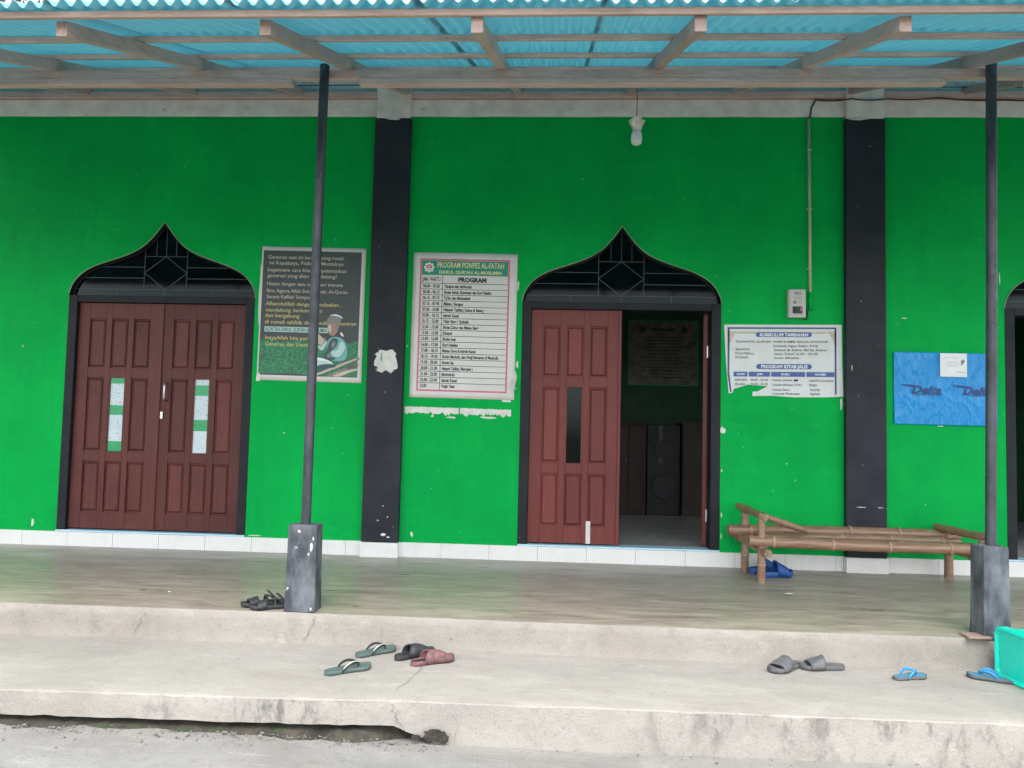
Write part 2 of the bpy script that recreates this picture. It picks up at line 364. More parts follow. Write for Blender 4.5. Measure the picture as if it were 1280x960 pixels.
M['rubber_blue_worn'] = pbr('worn_blue_footbed', (.05, .20, .32), (.10, .14, .17), scale=24, lo=.4, hi=.7, rough=(.5, .7))
M['rubber_navy'] = pbr('royal_blue_foam', (.012, .065, .25), (.010, .05, .20), scale=20, rough=(.5, .7))
M['rubber_white'] = pbr('white_rubber', (.66, .68, .66), rough=(.4, .6), bump=0)
M['tub'] = pbr('turquoise_plastic', (.003, .60, .46), (.003, .57, .44), scale=3, rough=(.25, .36), bump=0)
M['scrap'] = pbr('white_scrap', (.7, .7, .68), rough=(.6, .8))
M['brick_slab'] = pbr('red_grey_slab', (.30, .20, .165), (.24, .17, .145), scale=20, rough=(.8, .9), bump=.4)
M['leaf'] = pbr('tree_leaf', (.075, .11, .03), (.05, .08, .02), world=True, bump=0)
M['bark'] = pbr('tree_bark', (.16, .12, .09), (.1, .08, .06), world=True)
M['room_tile'] = pbr('room_floor_tile', (.58, .56, .53), (.52, .50, .47), scale=5, rough=(.12, .25), bump=0, vary=.06)

rnd = random.Random(7)
def lerp(a, b, t): return a+(b-a)*t
def interp(tab, x):
    if x <= tab[0][0]: return tab[0][1]
    for (a, u), (b, v) in zip(tab, tab[1:]):
        if x <= b: return lerp(u, v, (x-a)/(b-a))
    return tab[-1][1]
def nz(x, y=0, z=0): return noise.noise(Vector((x, y, z)))

# ============================================================ THE SETTING
ZS, ZG = -.175, -.366
def yfront(x): return interp([(-9, -3.02), (-2.55, -2.905), (-1.34, -2.868), (-.68, -2.832), (.8, -2.808), (2.1, -2.795), (8, -2.74)], x)
def yver(x): return -2.012 - .012*math.sin(x*1.7+.5) + .006*nz(x*3)

# ground: one sheet to the horizon, finer in front of the steps
mb = MB()
xs = [-400, -60, -20, -9] + [-7+i*.1 for i in range(141)] + [9, 20, 60, 400]
ys = [-400, -60, -20, -9, -6, -5, -4.4] + [-4.2+i*.06 for i in range(27)] + [-2.5, -2, 0, 20, 60, 400]
rows = []
for y in ys:
    r = []
    for x in xs:
        z = ZG
        if -6.9 < x < 6.9 and -4.3 < y < -2.5:
            z += .012*nz(x*1.3, y*1.3, 3) + .004*nz(x*6, y*6)
            d = yfront(x)-y                                  # low rubble bank in front of the undercut left slab
            if x < -.5: z += .040*max(0, 1-abs(d-.06)/.3)*(min(1, (-.5-x)/.8))*(.75+.6*nz(x*4, 9))+.006*nz(x*17, y*17)*max(0, 1-abs(d)/.2)
        r.append((x, y, z))
    rows.append(r)
g = obj('ground', mb.grid(rows), M['ground'], smooth=True); struct(g)

# lower step: tread + rounded worn lip + riser; left half broken short and undercut
mb = MB(); rows = []
X = [-9+i*.25 for i in range(16)] + [-5+i*.03 for i in range(300)] + [4+i*.25 for i in range(17)]
for x in X:
    yf = yfront(x) + .008*nz(x*2.2, 5) + .004*nz(x*9, 2)
    if x < -.70: bot = -.292 + .008*nz(x*5, 1) + .005*nz(x*14, 4)
    elif x < -.43: bot = -.297 - .075*max(0, min(1, (x+.70)/.2)) + .012*nz(x*16, 3)
    else: bot = ZG-.06
    chip = .014*max(0, nz(x*4.1, 8)) + (.016*max(0, nz(x*13, 8)) if x < -.35 else .006*max(0, nz(x*13, 8))) + .006*max(0, nz(x*29, 1))
    sk = .012 if x > -.43 else 0.0
    rows.append([(x, -1.9, ZS+.002), (x, -2.2, ZS+.004*nz(x, 2)), (x, -2.5, ZS+.004*nz(x, 7)), (x, yf+.07, ZS-.002), (x, yf+.03+chip, ZS-.003), (x, yf+.007+chip*.9, ZS-.0045-chip*.5),
                 (x, yf+.0025+chip*.7, ZS-.009-chip*.8), (x, yf+.001+chip*.4, ZS-.035-chip), (x, yf-.2*sk, lerp(ZS, bot, .5)), (x, yf-sk+.004*nz(x*11, 6), lerp(ZS, bot, .8)), (x, yf-sk, bot), (x, yf+.14, bot-.004), (x, yf+.15, ZG-.1)])
mb.grid(rows); nc = len(rows[0])-1; mb.m = [1 if (i % nc) >= 5 else 0 for i in range(len(mb.f))]
o = obj('step', mb, [M['step'], M['step_face']]); smooth_shade(o, 32); struct(o)
step = o
# dark soil packed under the broken slab
mb = MB(); rows = []
for i in range(180):
    x = -7+i*.0362
    if x > -.60: break
    yf = yfront(x)
    e = .5+.5*nz(x*2, 4); kf = .12*max(0, min(1, (x+.85)/.25))
    rows.append([(x, yf+.2, -.25), (x, yf+.11+.03*nz(x*6, 2), -.28), (x, yf+.075+.04*nz(x*8, 9), -.305-.012*e), (x, yf+.045+.03*nz(x*7, 1), -.316+.014*nz(x*13, 2)+.008*nz(x*37, 5)), (x, yf+.0+kf+.035*nz(x*9, 5), -.330+.018*nz(x*11, 3)+.012*nz(x*31, 3)), (x, yf-.06+kf+.03*nz(x*5, 7), ZG-.006+.012*nz(x*21, 6))])
o = obj('soil', mb.grid(rows), M['soil'], smooth=True); struct(o)
# veranda slab: floor sheet and front riser
mb = MB(); rows = []
X2 = [-9+i*.25 for i in range(16)] + [-5+i*.04 for i in range(225)] + [4+i*.25 for i in range(17)]
for x in X2:
    ye = yver(x); c = .006*max(0, nz(x*7, 3))
    rows.append([(x, .05, 0), (x, -.6, .002*nz(x, 1)), (x, -1.2, .003*nz(x, 4)), (x, -1.7, .002*nz(x, 6)), (x, ye+.03+c, -.001), (x, ye+.007+c, -.003-c)])
o = obj('veranda_floor', mb.grid(rows), M['floor'], smooth=True); struct(o); veranda = o
mb = MB(); rows = []
for x in X2:
    ye = yver(x); c = .006*max(0, nz(x*7, 3))
    rows.append([(x, ye+.0075+c, -.0026-c), (x, ye+.002, -.010-c), (x, ye-.002, -.05), (x, ye-.004+.003*nz(x*5, 8), -.11), (x, ye-.008, ZS+.004), (x, ye-.02, ZS-.03)])
o = obj('veranda_riser', mb.grid(rows), M['riser'], smooth=True); struct(o); riser = o

def ribbon(name, pts, wd, parent, mat='crack', plane='z', seed=1, n=6):
    rr = random.Random(seed); full = []
    for a, b in zip(pts, pts[1:]):
        for k in range(n):
            t = k/n; p = Vector(a).lerp(Vector(b), t)
            full.append(p + Vector((rr.uniform(-1, 1)*.009, rr.uniform(-1, 1)*.009 if plane == 'z' else 0, 0 if plane == 'z' else rr.uniform(-1, 1)*.004)))
    full.append(Vector(pts[-1])); mb = MB(); rows = []
    for i, p in enumerate(full):
        hw = wd*.32*(.35+.65*rr.random())*min(1, (len(full)-i)/4)
        d = Vector((1, 0, 0)) if abs((Vector(pts[-1])-Vector(pts[0])).x) < abs((Vector(pts[-1])-Vector(pts[0])).y)+abs((Vector(pts[-1])-Vector(pts[0])).z) else (Vector((0, 1, 0)) if plane == 'z' else Vector((0, 0, 1)))
        rows.append([p-d*hw, p+d*hw])
    return obj(name, mb.grid(rows), M[mat], parent, recalc=False)
ribbon('crack', [(-.655, -2.30, ZS+.006), (-.69, -2.55, ZS+.006), (-.725, -2.72, ZS+.006)], .007, step, seed=2)
ribbon('crack', [(-.72, yfront(-.7)-.006, ZS-.02), (-.70, yfront(-.7)-.008, -.25), (-.66, yfront(-.7)-.008, -.30)], .009, step, plane='y', seed=5)
ribbon('crack', [(-.43, yfront(-.43)-.012, ZS-.05), (-.41, yfront(-.43)-.02, -.27), (-.425, yfront(-.43)-.02, -.36)], .004, step, plane='y', seed=9)
ribbon('crack', [(-2.33, yver(-2.33)-.004, -.02), (-2.37, yver(-2.33)-.008, -.09), (-2.41, yver(-2.33)-.012, ZS+.01)], .005, riser, plane='y', seed=3)
ribbon('crack', [(-1.34, yver(-1.34)-.004, -.015), (-1.37, yver(-1.34)-.008, -.09), (-1.41, yver(-1.34)-.012, ZS+.01)], .007, riser, plane='y', seed=4)
# flat dark patches stand for soil and shade in the hole ending the undercut
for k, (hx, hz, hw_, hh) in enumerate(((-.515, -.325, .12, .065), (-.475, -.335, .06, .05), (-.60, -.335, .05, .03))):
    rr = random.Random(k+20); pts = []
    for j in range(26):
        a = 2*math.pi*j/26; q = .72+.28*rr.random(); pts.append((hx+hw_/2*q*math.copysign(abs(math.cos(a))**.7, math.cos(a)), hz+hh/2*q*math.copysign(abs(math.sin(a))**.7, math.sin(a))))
    obj('hole_shade', MB().poly(pts, yfront(-.52)-.0155-.0006*k), M['hole'], step, recalc=False)
# loose rubble along the broken slab
gm = []
for k in range(5):
    bm = bmesh.new(); bmesh.ops.create_icosphere(bm, subdivisions=1, radius=1)
    for v in bm.verts: v.co *= .7+.5*rnd.random(); v.co.z *= .6
    me = bpy.data.meshes.new('rubble_stone'); bm.to_mesh(me); bm.free(); me.materials.append(M['rubble']); gm.append(me)
mb = MB()
for k in range(700):
    x = rnd.uniform(-3.1, -.45) if k < 650 else rnd.uniform(-.4, 2.2); yf = yfront(x); d = abs(rnd.gauss(.03, .05))+.0
    s = rnd.uniform(.0018, .006) if k % 12 else rnd.uniform(.006, .012); me = gm[k % 5]; n = len(mb.v)
    bank = .040*max(0, 1-abs(d-.06)/.3)*(min(1, max(0, (-.5-x)/.8)))*.9
    mb.v += [(x+v.co.x*s, yf-d+v.co.y*s, ZG+bank+.3*s+v.co.z*s) for v in me.vertices]
    for p in me.polygons: mb.f.append(tuple(n+i for i in p.vertices)); mb.m.append(0)
o = obj('gravel', mb, M['rubble']); o['kind'] = 'stuff'; tag(o, 'loose crumbs of cement along the foot of the broken step', 'gravel')

# ============================================================ BUILDING
B = thing('school_building', 'green painted building with black pillars and onion arched doorways', 'building', (0, 0, 0))
WT, ZT, YB = .15, 3.74, 3.25        # wall thickness, top of paint, back wall of the room
HALF = .825; ZA = 2.15
ARCH0 = [(.825, 0), (.815, .055), (.79, .11), (.75, .165), (.69, .215), (.60, .262), (.50, .298), (.38, .338), (.265, .385), (.165, .45), (.085, .535), (.03, .608), (0, .648)]
def catmull(P, n=4):
    Q = []
    for i in range(len(P)-1):
        p0, p1, p2, p3 = P[max(i-1, 0)], P[i], P[i+1], P[min(i+2, len(P)-1)]
        for k in range(n):
            t = k/n
            Q.append(tuple(.5*(2*p1[j]+(p2[j]-p0[j])*t+(2*p0[j]-5*p1[j]+4*p2[j]-p3[j])*t*t+(3*p1[j]-p0[j]-3*p2[j]+p3[j])*t**3) for j in (0, 1)))
    return Q+[P[-1]]
ARCH = catmull(ARCH0, 3)
def arch_h(d):          # height above ZA at horizontal distance d from centre
    for (a, u), (b, v) in zip(ARCH, ARCH[1:]):
        if b <= d <= a: return lerp(v, u, (d-b)/max(a-b, 1e-6))
    return 0
DOORS = [-3.405, .54, 4.46]
# wall: strips between openings, strips above arches, black painted reveals
mb = MB(); edges = [-8.5]
for cx in DOORS: edges += [cx-HALF, cx+HALF]
edges.append(7.5)
for i in range(0, len(edges), 2):
    a, b = edges[i], edges[i+1]
    mb.quad([(a, 0, -.05), (b, 0, -.05), (b, 0, ZT), (a, 0, ZT)]); mb.quad([(a, WT, -.05), (a, WT, ZT), (b, WT, ZT), (b, WT, -.05)], 2)
for cx in DOORS:
    for s in (-1, 1):
        x = cx+s*HALF; mb.quad([(x, 0, -.05), (x, WT, -.05), (x, WT, ZA), (x, 0, ZA)], 1)
        for (a, u), (b, v) in zip(ARCH, ARCH[1:]):
            xa, xb = cx+s*a, cx+s*b
            mb.quad([(xa, 0, ZA+u), (xb, 0, ZA+v), (xb, 0, ZT), (xa, 0, ZT)]); mb.quad([(xa, WT, ZA+u), (xb, WT, ZA+v), (xb, WT, ZT), (xa, WT, ZT)], 2)
            mb.quad([(xa, 0, ZA+u), (xb, 0, ZA+v), (xb, WT, ZA+v), (xa, WT, ZA+u)], 1)
    mb.quad([(cx-HALF, .005, 0), (cx+HALF, .005, 0), (cx+HALF, .005, .12), (cx-HALF, .005, .12)], 2)
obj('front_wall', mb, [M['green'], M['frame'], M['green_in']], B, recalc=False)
# unpainted concrete ring beam above the paint
mb = MB(); rows = []
for i in range(161):
    x = -8.5+i*.1; e = .006*nz(x*3, 2)+.004*nz(x*11, 5)
    rows.append([(x, WT, ZT), (x, -.012, ZT+e), (x, -.014, ZT+.02+e), (x, -.014, 3.885+.004*nz(x*2, 9)), (x, WT, 3.89), (x, WT, ZT)])
obj('ring_beam', mb.grid(rows), M['plaster'], B)
obj('wall_plate', MB().box(-8.5, 7.5, -.055, .06, 3.892, 3.94), M['timber'], B)
obj('gable_wall', MB().box(-8.5, 7.5, .02, WT, 3.942, 4.09), M['plaster'], B)
# pillars
for cx, wdt in ((-1.423, .31), (2.515, .32)):
    p = obj('pillar', MB().box(cx-wdt/2, cx+wdt/2, -.06, -.001, .125, 3.705), M['black'], B, bevel=.006)
    obj('pillar_head', MB().box(cx-wdt/2+.01, cx+wdt/2-.008, -.058, -.016, 3.707, 3.99), M['plaster'], p, bevel=.006)
    obj('plinth_tile', MB().box(cx-wdt/2-.003, cx+wdt/2+.003, -.074, -.002, -.02, .119), M['tile'], p, bevel=.002)
# plinth of ribbed tiles, one object per tile
TW = .398
tme = MB().box(0, TW, -.012, -.0005, -.02, .119).mesh('plinth_tile'); fixn(tme); tme.materials.append(M['tile'])
pl = obj('plinth', MB().box(-8.5, 7.5, -.004, .004, -.03, .116), M['grout'], B)
x = -5.32
while x < 4.2:
    if not (x+TW > -1.575 and x < -1.275) and not (x+TW > 2.36 and x < 2.67):
        link('plinth_tile', tme, None, pl, loc=(x, rnd.uniform(-.0015, 0), rnd.uniform(-.001, .001)))
    else:
        for pa, pb in ((-1.578, -1.268), (2.352, 2.678)):
            if x+TW > pa and x < pb:
                if pa-x > .02: obj('plinth_tile', MB().box(x, pa-.002, -.012, -.0005, -.02, .119), M['tile'], pl)
                if x+TW-pb > .02: obj('plinth_tile', MB().box(pb+.002, x+TW, -.012, -.0005, -.02, .119), M['tile'], pl)
    x += TW+.0025

# ---- doors
def door_frame(cx):
    mb = MB(); a, b = cx-HALF, cx+HALF
    mb.box(a+.001, a+.078, -.004, .13, .125, 2.155); mb.box(b-.078, b-.001, -.004, .13, .125, 2.155); mb.box(a+.079, b-.079, -.002, .13, 2.095, 2.153)
    fr = obj('door_frame', mb, M['frame'], B, bevel=.004)
    obj('door_sill', MB().box(a+.003, b-.003, -.0145, .14, .1215, .135), M['sill'], fr)
    return fr
def strip(mb, a, b, y, wd=.007, th=.004):
    a = Vector((a[0], 0, a[1])); b = Vector((b[0], 0, b[1])); d = (b-a).normalized(); n = Vector((-d.z, 0, d.x))*wd*.5
    p = [a-n, b-n, b+n, a+n]; f = [(q.x, y, q.z) for q in p]; k = [(q.x, y+th, q.z) for q in p]
    mb.quad(f)
    for i in range(4): mb.quad([f[i], f[(i+1) % 4], k[(i+1) % 4], k[i]])
def fanlight(cx):
    y = .05
    inner = [(d*.985, h*.985) for d, h in ARCH]
    pts = [(cx+d, ZA+h+.002) for d, h in inner] + [(cx-d, ZA+h+.002) for d, h in reversed(inner[:-1])]
    fl = obj('fanlight', MB().poly(pts, y, .006), M['glass'], B)
    rim = [Vector((cx+d, y-.006, ZA+h)) for d, h in inner] + [Vector((cx-d, y-.006, ZA+h)) for d, h in reversed(inner[:-1])]
    obj('fanlight_rim', MB().tube(rim, .007, 6), M['frame'], fl, smooth=True)
    def xa(h):      # arch half width at height h
        for (a, u), (b, v) in zip(inner, inner[1:]):
            if u <= h <= v: return lerp(a, b, (h-u)/max(v-u, 1e-6))
        return 0
    L = [((-xa(.068), .068), (xa(.068), .068)), ((0, 0), (0, .068)), ((-.42, 0), (-.42, .068)), ((.42, 0), (.42, .068)),
         ((-.19, .068), (-.19, .41)), ((.19, .068), (.19, .41)), ((-.19, .36), (.19, .36)), ((0, .36), (0, .63)), ((-.088, .36), (-.088, .51)), ((.088, .36), (.088, .51)),
         ((0, .36), (.19, .215)), ((.19, .215), (0, .068)), ((0, .068), (-.19, .215)), ((-.19, .215), (0, .36))]
    for h in (.168, .265):
        L += [((-xa(h), h), (-.19, h)), ((.19, h), (xa(h), h))]
    for k, (a, b) in enumerate(L):
        mb = MB(); strip(mb, (cx+a[0], ZA+a[1]), (cx+b[0], ZA+b[1]), y-.003-.0004*(k % 4), .0042, .0026); obj('glazing_strip', mb, M['lead'], fl, recalc=False)
    # thin pale green line round the arch
    e = [Vector((cx-d*1.004, -.003, ZA+h*1.006)) for d, h in ARCH] + [Vector((cx+d*1.004, -.003, ZA+h*1.006)) for d, h in reversed(ARCH[:-1])]
    obj('arch_edge', MB().tube(e, [.0045+.0025*max(0, nz(i*.3, cx)) for i in range(len(e))], 6), M['arch_line'], fl, smooth=True)

LW, LH, LT = .742, 1.945, .036
COLS = [(.135, .335), (.40, .60), (.665, .865)]; ROWS = [(.072, .295), (.34, .665), (.71, .93)]     # z fractions from the bottom: lower, middle, upper
def door_leaf(wood, gap_dir, label=None, paper=None):
    """local frame: hinge edge at x=0, leaf runs to x=LW, front face y=0 (towards -y), bottom z=0"""
    mb = MB(); xs_ = [0, COLS[0][0], COLS[0][1], COLS[1][0], COLS[1][1], COLS[2][0], COLS[2][1], 1]
    mb2 = [(0, COLS[0][0]), (COLS[0][1], COLS[1][0]), (COLS[1][1], COLS[2][0]), (COLS[2][1], 1)]
    for a, b in mb2: mb.box(a*LW, b*LW, 0, LT, 0 if (a == 0 or b == 1) else .0, LH)
    zz = [(0, ROWS[0][0]), (ROWS[0][1], ROWS[1][0]), (ROWS[1][1], ROWS[2][0]), (ROWS[2][1], 1)]
    for a, b in zz:
        for c, d in COLS: mb.box(c*LW+.0002, d*LW-.0002, .0008, LT-.0008, a*LH, b*LH)
    leaf = obj('door_leaf', mb, wood, B, local=True, bevel=.0025)
    if label: leaf['label'] = label
    for i, (c, d) in enumerate(COLS):
        for j, (a, b) in enumerate(ROWS):
            x0, x1, z0, z1 = c*LW, d*LW, a*LH, b*LH
            if i == 1 and j == 1:
                obj('pane', MB().box(x0+.012, x1-.012, .014, .018, z0, z1), M['glass_clear'], leaf, local=True)
                mm = MB().box(x0, x0+.013, .004, LT-.004, z0, z1).box(x1-.013, x1, .004, LT-.004, z0, z1); obj('glazing_bead', mm, wood, leaf, local=True)
                if paper:
                    zc = z1
                    for kind, f in paper:
                        zn = zc-(z1-z0)*f; obj('taped_paper', MB().box(x0+.013, x1-.013, .0095+(.0015 if kind == 'p' else 0), .0135, zn+.001, zc), M['tape_green' if kind == 't' else 'paper_pattern'], leaf, local=True); zc = zn
                continue
            m = .024; g = MB(); yA, yB = .017, .003
            o_ = [(x0, yA, z0), (x1, yA, z0), (x1, yA, z1), (x0, yA, z1)]; q = [(x0+m*.45, yA, z0+m*.45), (x1-m*.45, yA, z0+m*.45), (x1-m*.45, yA, z1-m*.45), (x0+m*.45, yA, z1-m*.45)]; n_ = [(x0+m, yB, z0+m), (x1-m, yB, z0+m), (x1-m, yB, z1-m), (x0+m, yB, z1-m)]
            for k in range(4): g.quad([o_[k], o_[(k+1) % 4], q[(k+1) % 4], q[k]]); g.quad([q[k], q[(k+1) % 4], n_[(k+1) % 4], n_[k]])
            g.quad(n_)
            bk = [(p[0], LT-.012, p[2]) for p in o_]; g.quad(list(reversed(bk)))
            obj('panel', g, wood, leaf, local=True, recalc=False)
    return leaf
for cx in DOORS: door_frame(cx); fanlight(cx)
ZL = .148
# left doorway: both leaves shut
c1 = DOORS[0]
lf = door_leaf(M['door_dull'], 1, 'shut brown door leaf with taped window', [('t', .075), ('p', .30), ('t', .13), ('p', .36), ('t', .135)])
lf.location = (c1-.746, .035, ZL)
lr = door_leaf(M['door_dull'], 1, 'shut brown door leaf with handle and taped window', [('p', .08), ('t', .14), ('p', .33), ('t', .15), ('p', .30)])
lr.location = (c1+.004, .035, ZL)
obj('meeting_strip', MB().box(-.03, .012, -.012, -.001, 0, LH), M['door_dull'], lr, local=True, bevel=.003)
hd = obj('handle', MB().tube([(.065, 0, 1.255), (.065, -.04, 1.25), (.065, -.045, 1.23), (.065, -.045, 1.13), (.065, -.04, 1.11), (.065, 0, 1.105)], .008, 8), M['steel'], lr, local=True, smooth=True)
obj('lock_plate', MB().box(.022, .045, -.014, -.0121, .95, 1.01), M['steel'], lr, local=True, bevel=.002)
# middle doorway: left leaf shut, right leaf swung into the room
c2 = DOORS[1]
lf = door_leaf(M['door_red'], 1, 'shut red brown door leaf with clear narrow window'); lf.location = (c2-.746, .035, ZL)
obj('tape_strip', MB().box(.485, .522, -.002, -.0005, .0, .185), M['laminate'], lf, local=True); lf.children[-1].data.materials.clear(); lf.children[-1].data.materials.append(M['peel'])
obj('edge_strip', MB().box(LW-.012, LW+.014, -.010, -.001, -.006, LH), M['door_red'], lf, local=True, bevel=.003)
lo = door_leaf(M['door_red'], 1, 'door leaf swung open into the dark room'); lo.location = (c2+.742, .13, ZL); lo.rotation_euler = (0, 0, R(79))
for z in (.25, 1.62): obj('hinge', MB().tube([(c2+.741, .128, ZL+z-.05), (c2+.741, .128, ZL+z+.05)], .009, 8), M['steel'], lo).matrix_parent_inverse = lo.matrix_basis.inverted()

# ---- room behind
rf = obj('room_floor', MB().box(-8.5, 7.5, WT+.001, YB, .05, .112), M['grout'], B)
fme = MB().box(0, .396, 0, .396, .10, .12).mesh('floor_tile'); fixn(fme); fme.materials.append(M['room_tile'])
for i in range(9):
    for j in range(8): link('floor_tile', fme, None, rf, loc=(-.62+i*.4, WT+.004+j*.4-.05 if j else WT+.002, 0) if False else (-.62+i*.4, WT+.002+j*.4-.0*j, 0)) if WT+.002+j*.4+.396 < YB else None
for i in range(4):
    for j in range(3): link('floor_tile', fme, None, rf, loc=(3.5+i*.4, WT+.002+j*.4, 0))
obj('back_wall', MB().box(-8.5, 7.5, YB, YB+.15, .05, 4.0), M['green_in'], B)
obj('side_wall', MB().box(-8.65, -8.501, 0, YB+.15, -.05, 4.0), M['green'], B); obj('side_wall', MB().box(7.501, 7.65, 0, YB+.15, -.05, 4.0), M['green'], B)
obj('ceiling', MB().box(-8.49, 7.49, WT+.001, YB-.001, 3.6, 3.66), M['plaster'], B)

# ---- flaked paint and filler on wall and pillars
def ragged(name, cx, cz, wd, ht, y, seed, n=18, mat='peel', parent=B, tilt=0, jag=.5, pw=.8):
    rr = random.Random(seed); pts = []
    for k in range(n):
        a = 2*math.pi*k/n; ca, sa = math.cos(a), math.sin(a)
        u = math.copysign(abs(ca)**pw, ca); v = math.copysign(abs(sa)**pw, sa); j = 1-jag*rr.random()
        pts.append((cx+wd/2*u*(1-jag*rr.random())+tilt*v*ht/2, cz+ht/2*v*j))
    return obj(name, MB().poly(pts, y, .0015), M[mat], parent)
def long_flake(name, x0, x1, zt, zb, y, seed, mat='peel'):
    rr = random.Random(seed); n = 34
    top = [(lerp(x0, x1, k/n), zt-.006*(k/n)+rr.uniform(-.003, .003)) for k in range(n+1)]
    bot = [(lerp(x0, x1, k/n), zb-.006*(k/n)+rr.uniform(-.022, .012)*(1 if rr.random() < .45 else .3)) for k in range(n+1)]
    return obj(name, MB().poly(top+bot[::-1], y, .0015), M[mat], B)
long_flake('paint_flake', -1.255, -.80, 1.25, 1.20, -.002, 3); long_flake('paint_flake', -.79, -.36, 1.245, 1.195, -.002, 5)
for k, (x, z, a, b) in enumerate([(-.86, 1.165, .10, .018), (-.55, 1.17, .16, .025), (-1.02, 1.172, .03, .02), (-.335, 1.50, .04, .14), (-.318, 1.62, .022, .07), (-.325, 2.28, .018, .10), (-.34, 1.42, .05, .03), (-.40, 1.315, .09, .035),
        (1.385, 1.11, .05, .07), (1.377, .78, .012, .03), (1.378, .42, .014, .05), (1.378, .25, .012, .06), (-1.165, .185, .022, .06), (-1.25, 1.76, .012, .02), (2.84, 2.06, .05, .01), (3.12, 1.185, .06, .010), (3.6, 2.4, .01, .12), (-4.44, .19, .03, .09), (-2.5, .135, .13, .012),
        (1.70, .30, .04, .008), (1.9, .85, .012, .01), (3.0, .55, .012, .008), (-2.28, 1.0, .012, .016), (-4.62, 1.7, .012, .02), (.2, 3.2, .02, .008)]):
    ragged('paint_flake', x, z, a, b, -.0025, 40+k, mat='peel')
ragged('glued_paper_scrap', -1.415, 1.622, .205, .205, -.0635, 77, 44, 'peel', jag=.3, pw=.35)
ragged('paint_flake', -1.455, 1.65, .018, .10, -.0655, 78, 14, 'tape_green')
for k, (x, z, a, b) in enumerate([(-1.39, .185, .05, .03), (-1.35, .165, .03, .02), (-1.44, .30, .02, .015), (-1.36, .33, .014, .012), (-1.40, .42, .012, .012), (2.47, .52, .10, .006), (2.62, .52, .06, .006), (2.40, 1.64, .008, .06), (-1.42, 3.70, .18, .03), (2.45, 3.698, .2, .02)]):
    ragged('paint_flake', x, z, a, b, -.0635, 90+k, mat='peel')

# ============================================================ VERANDA ROOF
V = thing('veranda_roof', 'turquoise corrugated veranda roof on timber rafters and two black posts', 'roof', (0, -1.9, 0))
SL = .356
def zr(y): return 3.93+SL*y           # underside of the rafters
RAFT = [-5.08, -4.13, -3.19, -2.255, -1.315, -.36, .575, 1.462, 2.40, 3.33, 4.27]
cs = 1/math.sqrt(1+SL*SL)
for i, x in enumerate(RAFT):
    y0, y1 = -3.17+rnd.uniform(-.03, .03), -.02; h = .07; wdt = .052; tw = rnd.uniform(-.02, .02)
    mb = MB(); rows = []
    for y, dx in ((y0, tw), (y1, 0)):
        rows.append([(x+dx-wdt/2, y, zr(y)), (x+dx+wdt/2, y, zr(y)), (x+dx+wdt/2, y, zr(y)+h), (x+dx-wdt/2, y, zr(y)+h)])
    n = len(mb.v); mb.grid(rows, close=True); mb.f += [(3, 2, 1, 0), (4, 5, 6, 7)]; mb.m += [0, 0]
    obj('rafter', mb, M['timber2'], V, bevel=.004)
for i, y in enumerate((-3.2, -2.52, -1.84, -1.16, -.5, .1)):
    mb = MB(); z = zr(y)+.072; mb.box(-6.2, 5.6, -.028, .028, 0, .028); me = mb.mesh('purlin'); fixn(me); me.materials.append(M['timber'])
    o = link('purlin', me, None, V, loc=(0, y, z)); o.rotation_euler = (math.atan(SL), 0, 0)
    b = o.modifiers.new('bevel', 'BEVEL'); b.width = .003
# front beam on the posts: a long top board and lower boards that stop short of the posts
obj('beam', MB().box(-6.2, 5.6, -1.86, -1.81, 3.213, 3.268), M['timber'], V, bevel=.003)
for a, b in ((-6.2, -1.66), (-1.24, 2.27), (2.74, 5.6)): obj('beam_board', MB().box(a, b, -1.861, -1.80, 3.178, 3.2128), M['timber'], V, bevel=.003)
# corrugated sheets, each an object; two courses share one mesh
PIT, AMP = .0735, .0160; NW = 11; mb = MB(); rows = []
for y in (0, 3.66):
    rows.append([(k*PIT/8, y, AMP*math.sin(2*math.pi*k/8)) for k in range(NW*8+4)])
sme = mb.grid(rows).mesh('roofing_sheet'); sme.materials.append(M['roof']); sme.polygons.foreach_set('use_smooth', [True]*len(sme.polygons))
for crs, (ya, dz) in enumerate(((-3.30, .124), (.30, .152))):
    for i in range(15):
        o = link('roofing_sheet', sme, None, V, loc=(-6.3+i*PIT*NW, ya+rnd.uniform(-.012, .012), zr(ya)+dz+.0035*(i % 2)))
        o.rotation_euler = (math.atan(SL)+rnd.uniform(-.001, .001), 0, 0)
        s = o.modifiers.new('gauge', 'SOLIDIFY'); s.thickness = .0012
